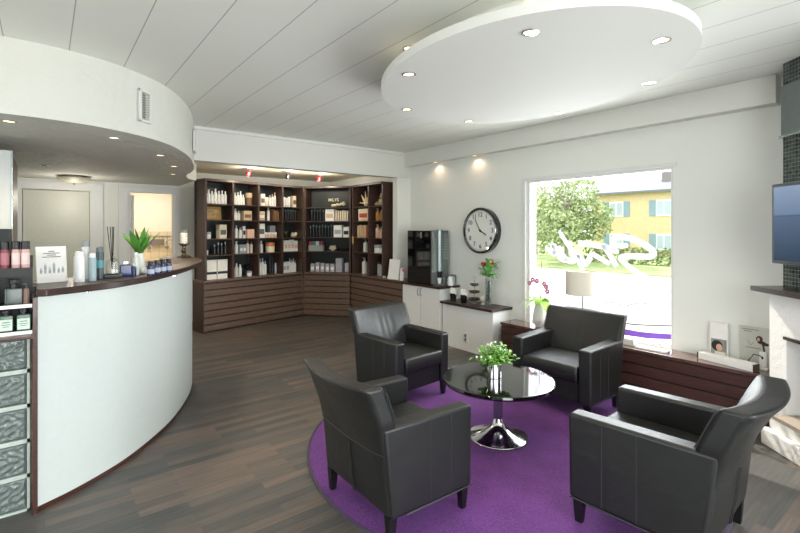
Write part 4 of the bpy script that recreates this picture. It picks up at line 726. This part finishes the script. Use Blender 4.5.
t = thing('window_lettering', 'reversed white script lettering on the window pane', 'lettering', (4.505, 0, 0)); wl, _nt, _p = nodes('frosted_vinyl'); _nt.nodes.remove(_p); _tl = _nt.nodes.new('ShaderNodeBsdfTranslucent'); _tl.inputs[0].default_value = (.27, .28, .29, 1); _df = _nt.nodes.new('ShaderNodeBsdfDiffuse'); _df.inputs[0].default_value = (.6, .62, .65, 1); _mx = _nt.nodes.new('ShaderNodeMixShader'); _mx.inputs[0].default_value = .35; _nt.links.new(_tl.outputs[0], _mx.inputs[1]); _nt.links.new(_df.outputs[0], _mx.inputs[2]); _tr = _nt.nodes.new('ShaderNodeBsdfTransparent'); _m2 = _nt.nodes.new('ShaderNodeMixShader'); _m2.inputs[0].default_value = .42; _nt.links.new(_mx.outputs[0], _m2.inputs[1]); _nt.links.new(_tr.outputs[0], _m2.inputs[2]); _nt.links.new(_m2.outputs[0], _nt.nodes['Material Output'].inputs[0])
_so = [0]
def stroke(pts, wd, name, m):
    _so[0] = (_so[0] + 1) % 5; off = -.0006 * _so[0]
    p = [Vector((0, y, z)) for y, z in pts]; p = spline(p, 6); bm = bmesh.new(); rows = []
    for i, q in enumerate(p):
        tt = (p[min(i + 1, len(p) - 1)] - p[max(i - 1, 0)]).normalized(); nn = Vector((0, -tt.z, tt.y)); ww = wd * (.75 + .25 * sin(pi * i / (len(p) - 1)))
        dd = off + .0004 * i / len(p); rows.append([bm.verts.new(q + nn * ww + Vector((dx + dd, 0, 0))) for dx in (0, .0002)] + [bm.verts.new(q - nn * ww + Vector((dx + dd, 0, 0))) for dx in (.0002, 0)])
    for a, b in zip(rows, rows[1:]):
        for j in range(4): bm.faces.new([a[j], a[(j + 1) % 4], b[(j + 1) % 4], b[j]])
    bm.faces.new(rows[0][::-1]); bm.faces.new(rows[-1]); bmesh.ops.recalc_face_normals(bm, faces=bm.faces); mb = MB(); mb._add(bm); return mb.build(name, m, t, smooth=False)
stroke([(2.197, 1.34), (2.3, 1.332), (2.351, 1.362), (2.328, 1.406), (2.253, 1.42), (2.152, 1.403), (2.038, 1.352), (1.961, 1.289), (1.97, 1.248), (2.055, 1.237), (2.197, 1.234), (2.271, 1.212), (2.197, 1.143), (2.09, 1.074), (1.978, 1.019)], .03, 'letter', wl)
stroke([(2.455, 1.346), (2.386, 1.254), (2.324, 1.153), (2.309, 1.126)], .03, 'letter', wl); stroke([(2.726, 1.359), (2.567, 1.338), (2.386, 1.305), (2.29, 1.271)], .03, 'letter_crossbar', wl)
stroke([(2.376, 1.15), (2.485, 1.201), (2.567, 1.236), (2.608, 1.166), (2.651, 1.134), (2.694, 1.191), (2.726, 1.219), (2.711, 1.14), (2.661, 1.064)], .03, 'letter', wl)
stroke([(2.952, 1.479), (2.883, 1.376), (2.815, 1.286), (2.777, 1.207), (2.781, 1.156), (2.837, 1.153), (2.917, 1.221), (2.964, 1.312)], .03, 'letter', wl)
stroke([(2.848, 1.153), (2.94, 1.179), (3.011, 1.301), (3.047, 1.31), (3.011, 1.217), (3.133, 1.297)], .03, 'letter', wl)
t = thing('window_decal', 'grey winged line emblem on the window pane', 'decal', (4.505, 0, 0)); gl = mat('#a7a6a2', .6); 
stroke([(2.453, .74), (2.391, .762), (2.317, .759), (2.218, .742)], .005, 'wing_line', gl); stroke([(2.218, .742), (2.148, .773), (2.074, .792), (2.002, .795)], .005, 'wing_line', gl); stroke([(2.218, .742), (2.218, .66)], .003, 'stem_line', gl)
t = thing('window_stripe', 'curved purple and grey stripes along the bottom of the window pane', 'decal', (4.505, 0, 0))
stroke([(3.27, .70), (2.9, .62), (2.5, .578), (2.186, .576), (2.025, .59), (1.785, .623)], .007, 'grey_stripe', mat('#6c6560', .6)); stroke([(3.27, .62), (2.9, .54), (2.5, .50), (2.212, .489), (2.025, .494), (1.785, .523)], .03, 'purple_stripe', mat('#7d4fc0', .6))
# white box and slim white device behind the armchair on the bench
t = thing('card_box', 'small white box on the window sill behind the armchair', 'box', (4.30, 2.10, .43)); MB().box((0, 0, .03), (.1, .16, .06), .004).build('box_body', M['paper'], t)
t = thing('notebook', 'flat white booklet on the window sill', 'booklet', (4.26, 1.86, .43), R(4)); MB().box((0, 0, .008), (.09, .26, .016), .002).build('cover', M['paper'], t)
# brochure with photo, poster, long box, electric device near the fireplace
def portrait(t, w, z0, hair, skin, dz, x):   # simple printed portrait built of flat shapes, facing -X
    MB().box((x, 0, z0 + dz * .5), (.001, w, dz)).build('photo_print', mat('#8c8f84', .6, noise=.25, scale=30), t)
    MB().ball((x - .001, .012, z0 + dz * .62), w * .36, (.02, 1, 1.05), 20).build('hair_print', mat(hair, .5), t); MB().ball((x - .0025, -.004, z0 + dz * .52), w * .22, (.02, .9, 1.2), 20).build('face_print', mat(skin, .6), t)
    MB().box((x - .002, -.01, z0 + dz * .14), (.001, w * .7, dz * .26)).build('shoulder_print', mat('#e6ddd2', .6), t)
t = thing('display_carton', 'upright white carton with a portrait print, leaning on the wall above the bench', 'carton', (4.385, 1.385, .4305)); MB().box((0, 0, .15), (.05, .125, .30), .002).build('carton_body', M['paper'], t); portrait(t, .11, .03, '#201a18', '#d2a488', .14, -.0262)
t = thing('poster', 'pale poster with a dark-haired figure, leaning on the wall by the fireplace', 'poster', (4.405, 1.155, .432)); MB().box((0, 0, .15), (.008, .20, .30)).build('board', mat('#c6c6bb', .5, noise=.03), t)
fg = MB().ball((-.005, -.03, .21), .022, (.04, 1, 1.15), 14).ball((-.005, -.045, .185), .016, (.04, 1.7, .8), 12).ball((-.005, -.07, .175), .016, (.04, 1.3, .8), 12).tube([(-.005, -.05, .185), (-.005, -.06, .13), (-.005, -.06, .1)], .006, 6)
fg.build('figure_print', mat('#3a2b28', .6), t); MB().ball((-.0058, -.024, .207), .012, (.04, .8, 1.2), 12).build('face_print', mat('#cfa990', .6), t)
vb = MB().tube([(-.005, .045, .19), (-.005, .025, .155), (-.005, .005, .185)], .002, 5)
for i, (yy, zz, ln) in enumerate(((.03, .277, .11), (.045, .262, .05), (.01, .135, .1))): vb.box((-.0045, yy, zz), (.001, ln, .006))
vb.build('printed_text', mat('#8d7f74', .6), t)
t = thing('hand_massager', 'white handheld device with a dark cord hanging in front of the poster', 'device', (4.33, 1.085, .43)); MB().box((0, 0, .075), (.03, .045, .12), .01).box((0, 0, .008), (.05, .06, .016), .004).build('device_body', M['ceram'], t); MB().tube([(-.01, .0, .10), (-.03, .05, .11), (-.04, .08, .06), (-.03, .05, .02), (-.02, .02, .006)], .004).build('power_cord', M['black'], t); MB().box((-.0155, 0, .09), (.001, .012, .02)).build('switch', M['dark'], t)
t = thing('light_box', 'long low white box with dark ends on the window bench', 'box', (4.265, 1.30, .4305), R(-12)); MB().box((0, 0, .028), (.075, .40, .056), .003).build('box_body', M['paper'], t)
for sg in (-1, 1): MB().box((0, sg * .206, .028), (.07, .012, .05), .002).build('end_cap', mat('#4b3d31', .4), t)

# ---------------------------------------------------------------- fireplace with mosaic chimney and television
FA = (4.0, .965); fang = math.atan2(-.76, -.65)
t = thing('fireplace', 'white plastered corner fireplace with dark mantel and mosaic chimney', 'fireplace', (*FA, 0), fang)
# local x runs along the front, local -y points into the room -> check handedness below
fy = 1  # with this heading, local +y points into the wall side
def fb2(x0, x1, d0, d1, z0, z1, name, m, bev=0): return MB().b2((x0, d0, z0), (x1, d1, z1), bev).build(name, m, t)
bd = MB().b2((0, 0, 0), (.15, .45, 1.06)).b2((1.15, 0, 0), (1.3, .45, 1.06)).b2((.15, 0, .775), (1.15, .45, 1.06)).b2((.15, 0, 0), (1.15, .45, .24)).b2((.15, .35, .24), (1.15, .45, .775))
bd.build('body', M['rough'], t); fb2(.145, 1.155, -.02, .05, .765, .785, 'lintel', M['dwood']); fb2(-.02, 1.3, -.05, 0, 0, .12, 'hearth_step', M['rough'], .015)
fb2(.16, 1.3, -.10, .34, .24, .265, 'hearth_board', mat('#9c8f80', .4)); fb2(.16, 1.1, .30, .345, .27, .76, 'fire_back', M['dark'])
fb2(-.09, 1.3, -.07, .45, 1.06, 1.095, 'mantel', M['dwood'], .004); fb2(0, 1.2, .09, .5, 1.095, ZC, 'chimney', M['mosaic']); fb2(.0, 1.2, .075, .09, 2.14, 2.49, 'hood_panel', M['grey'], .003); fb2(.0, 1.2, .06, .09, 2.13, 2.145, 'hood_edge', M['silver'])
fb2(.15, .4, .085, .09, 1.12, 1.22, 'air_vent', M['dark'])
t = thing('television', 'flat wall television with a grey bezel above the fireplace mantel', 'television', (*FA, 0), fang)
MB().b2((.10, -.06, 1.27), (1.05, -.02, 1.80), .006).build('bezel', mat('#4b5254', .3, metal=.4), t); MB().b2((.3, -.02, 1.35), (.8, .088, 1.7)).build('wall_mount', M['black'], t)
sm, snt, sb_ = nodes('screen_picture'); tc = snt.nodes.new('ShaderNodeTexCoord'); sx = snt.nodes.new('ShaderNodeSeparateXYZ'); snt.links.new(tc.outputs['Object'], sx.inputs[0]); rp = snt.nodes.new('ShaderNodeValToRGB')
mr = snt.nodes.new('ShaderNodeMapRange'); mr.inputs[1].default_value = 1.29; mr.inputs[2].default_value = 1.78; snt.links.new(sx.outputs['Z'], mr.inputs[0]); snt.links.new(mr.outputs[0], rp.inputs[0]); e = rp.color_ramp.elements
e[0].color = srgb('#2f4156'); e[1].color = srgb('#8fa3bf'); k_ = rp.color_ramp.elements.new(.59); k_.color = srgb('#566b88'); k_ = rp.color_ramp.elements.new(.6); k_.color = srgb('#41546c'); k_ = rp.color_ramp.elements.new(.62); k_.color = srgb('#7086a4')
snt.links.new(rp.outputs[0], sb_.inputs['Emission Color']); sb_.inputs['Emission Strength'].default_value = .8; sb_.inputs['Base Color'].default_value = (.01, .01, .012, 1); sb_.inputs['Roughness'].default_value = .15
MB().b2((.122, -.0615, 1.292), (1.028, -.060, 1.778)).build('screen', sm, t)

# ---------------------------------------------------------------- rug, table, armchairs
RC = (2.592, 2.17)
t = thing('round_rug', 'round purple carpet under the armchairs', 'rug', (*RC, 0)); MB().lathe([(0, .011), (1.345, .011), (1.35, .009), (1.35, 0)], seg=128).build('pile', M['rug'], t, angle=20); MB().lathe([(1.349, 0), (1.365, 0), (1.365, .010), (1.358, .013), (1.350, .013), (1.349, .01)], seg=128, cap=False).build('binding', mat('#43384e', .8), t)
ZR = .0136
t = thing('coffee_table', 'round glossy black coffee table on a chrome trumpet foot', 'table', (2.57, 2.18, ZR))
MB().lathe([(0, .388), (.37, .388), (.39, .394), (.395, .405), (.392, .418), (.382, .422), (0, .422)], seg=96).build('table_top', M['blackgloss'], t, angle=25)
MB().lathe([(.0, .0), (.205, 0), (.21, .006), (.205, .014), (.16, .024), (.10, .045), (.06, .075), (.04, .11), (.034, .135), (0, .135)], seg=64).build('trumpet_foot', mat('#e6e6e6', .12, metal=1, noise=.02), t, angle=60); MB().lathe([(.033, .13), (.033, .388), (0, .388)], seg=32).build('pole', mat('#9a9fa2', .2, metal=1, noise=.02), t)
MB().lathe([(.10, .375), (.10, .388), (0, .388)], seg=32).build('mounting_plate', M['chrome'], t)
t = thing('potted_plant', 'leafy plant with small white flowers in a chrome pot on the coffee table', 'potted plant', (2.555, 2.205, ZR + .422))
MB().lathe([(.05, 0), (.052, .003), (.052, .118), (.048, .118), (.046, .02), (0, .02)], seg=36).build('pot', M['chrome'], t); MB().lathe([(.047, .1), (0, .105)], seg=20).build('soil', mat('#2b211b', .9), t)
rn = random.Random(21); lf = MB(); sm_ = MB(); fl = MB()
for i in range(85):
    a = rn.uniform(0, 6.28); e = rn.uniform(.15, 1.45); ln = rn.uniform(.07, .14); d_ = Vector((cos(a) * cos(e), sin(a) * cos(e), sin(e))); p0 = Vector((.03 * cos(a), .03 * sin(a), .105)); p1 = p0 + d_ * ln; sm_.tube([p0, p1], .0016, 4)
    for j in range(6):
        q = p0.lerp(p1, .35 + .13 * j); b_ = rn.uniform(0, 6.28); lf.leaf(q, (cos(b_), sin(b_), rn.uniform(-.2, .6)), rn.uniform(.028, .045), .021, .2, 3)
    if i % 4 == 0: fl.ball(p1 + Vector((0, 0, .008)), .0075, (1, 1, 1.2), 6)
sm_.build('stems', M['stem'], t); lf.build('foliage', mat('#7dba4a', .5, noise=.35, scale=12), t, smooth=False); fl.build('blossoms', M['flower'], t)

def lerp_tab(tab, z):
    for (z0, v0), (z1, v1) in zip(tab, tab[1:]):
        if z <= z1: return v0 + (v1 - v0) * (z - z0) / (z1 - z0)
    return tab[-1][1]
ARMW = .095; HW = .325
def make_armchair():
    t = thing('armchair', 'x', 'armchair'); lm = M['leather']
    for sg in (-1, 1):
        prof = [(-.252, .125), (.268, .125), (.272, .55), (-.30, .56)]
        mb = MB(); mb.prism(prof, -ARMW / 2, ARMW / 2, Matrix(((1, 0, 0, 0), (0, 0, 1, 0), (0, 1, 0, 0), (0, 0, 0, 1))))
        a_ = mb.build('armrest', lm, t, angle=50, bevel=.016); a_.location = (0, sg * (HW - ARMW / 2), 0)
        for x in (-.02, .12): MB().tube([(x, sg * (ARMW / 2 + .0002), .14), (x, sg * (ARMW / 2 + .0008), .535)], .0022, 6).build('seam', M['seam'], a_)
        MB().tube([(-.17, sg * (ARMW / 2), .127), (.264, sg * (ARMW / 2), .127)], .004, 6).build('piping', M['seam'], a_)
    # backrest: leaning, slightly dished slab
    rear = [(.125, -.262), (.40, -.285), (.56, -.318), (.70, -.368), (.765, -.405)]; front = [(.125, -.16), (.40, -.18), (.56, -.22), (.70, -.272), (.765, -.30)]
    bm = bmesh.new(); NU, NV = 28, 16
    def pt(u, v, side):
        z = .125 + .64 * v; y = HW * u * (.965 if z < .535 else .965 + .035 * min(1, (z - .535) / .03)); x = lerp_tab(rear if side else front, z)
        k = max(0, (z - .42) / .365); x -= .05 * (1 - u * u) * min(1, k * 1.2)
        if side: x -= .012 * (1 - u ** 4) * sin(pi * min(1, v * 1.1))
        else:
            for c0, w_, am in ((-.12, .06, .006), (.1, .05, .007), (.3, .05, .005)): x -= am * math.exp(-((u - c0 - .15 * (v - .7)) / w_) ** 2) * max(0, sin(pi * (v - .45) / .5)) if .45 < v < .95 else 0
            x += .010 * (1 - u ** 4) * (sin(pi * (v - .4) / .6) if v > .4 else 0)
        z -= .012 * (1 - u * u) * max(0, (v - .9) / .1)
        return (x, y, z)
    gr = {}
    for s_ in (0, 1):
        for i in range(NU + 1):
            for j in range(NV + 1): gr[s_, i, j] = bm.verts.new(pt(-1 + 2 * i / NU, j / NV, s_))
    for i in range(NU):
        for j in range(NV):
            bm.faces.new([gr[0, i, j], gr[0, i + 1, j], gr[0, i + 1, j + 1], gr[0, i, j + 1]]); bm.faces.new([gr[1, i, j + 1], gr[1, i + 1, j + 1], gr[1, i + 1, j], gr[1, i, j]])
        for j in (0, NV): q = [gr[0, i, j], gr[1, i, j], gr[1, i + 1, j], gr[0, i + 1, j]]; bm.faces.new(q)
    for j in range(NV):
        for i in (0, NU): bm.faces.new([gr[0, i, j], gr[0, i, j + 1], gr[1, i, j + 1], gr[1, i, j]])
    bmesh.ops.recalc_face_normals(bm, faces=bm.faces); mb = MB(); mb._add(bm); bk = mb.build('backrest', lm, t, angle=50, bevel=.02)
    def rp(u, z, o=.002): p = pt(u, (z - .125) / .64, 1); return (p[0] - o, p[1], z)
    MB().tube([rp(-.97 + 1.94 * i / 16, .43 - .015 * (1 - (-1 + i / 8) ** 2), .0005) for i in range(17)], .0025, 6).build('seam', M['seam'], bk)
    MB().tube([rp(-.02, .135 + .03 * i, .003) for i in range(10)], .006, 6).tube([rp(.02, .135 + .03 * i, .001) for i in range(10)], .003, 6).build('zipper_flap', lm, bk)
    for sg in (-1, 1): MB().tube([(lerp_tab(front, z) + .0, sg * (HW - .004), z) for z in (.57, .63, .69, .73, .75)], .003, 6).build('piping', M['seam'], bk)
    # seat cushion with a soft crown
    bm = bmesh.new(); bmesh.ops.create_cube(bm, size=1); bmesh.ops.scale(bm, vec=(.46, .448, .125), verts=bm.verts); bmesh.ops.subdivide_edges(bm, edges=bm.edges[:], cuts=9, use_grid_fill=True)
    for v in bm.verts:
        fx, fy_ = v.co.x / .23, v.co.y / .224; v.co.z += .016 * max(0, 1 - fx * fx) * max(0, 1 - fy_ ** 2) * (1 if v.co.z > 0 else 0)
        if v.co.x > .2: v.co.x += .012 * (1 - (v.co.z / .0625) ** 2)
    bmesh.ops.translate(bm, vec=(.045, 0, .3475), verts=bm.verts); mb = MB(); mb._add(bm); mb.build('seat_cushion', lm, t, angle=50, bevel=.022)
    MB().b2((-.18, -.228, .125), (.248, .228, .29)).build('front_panel', lm, t, bevel=.012)
    for sx in (-1, 1):
        for sy in (-1, 1):
            cx, cy = (.235 if sx > 0 else -.235), sy * .285; bm = bmesh.new(); bmesh.ops.create_cube(bm, size=1)
            for v in bm.verts: s_ = .046 if v.co.z > 0 else .03; v.co = Vector((cx + v.co.x * s_, cy + v.co.y * s_, .13 if v.co.z > 0 else 0))
            mb = MB(); mb._add(bm); mb.build('leg', M['leg'], t, smooth=False)
    return t
ch = make_armchair()
SPOTS = [((1.537, 2.035), R(-1), 'black leather armchair turned to the table with its zippered back to the counter'), ((2.545, 3.265), R(-84), 'black leather armchair in front of the shelf and coffee cabinet'),
         ((3.53, 2.25), R(183), 'black leather armchair standing with its back to the window'), ((2.47, 1.05), R(94), 'black leather armchair seen from behind by the fireplace')]
for i, ((x, y), a, lab) in enumerate(SPOTS):
    o = ch if i == 0 else copy_tree(ch)
    o.location = (x, y, ZR); o.rotation_euler = (0, 0, a); o.scale = (1, 1, 1) if i < 2 else ((1.0, 1.10, 1) if i == 2 else (1.14, 1.035, 1)); tag(o, lab, 'armchair', 'armchairs around the coffee table')
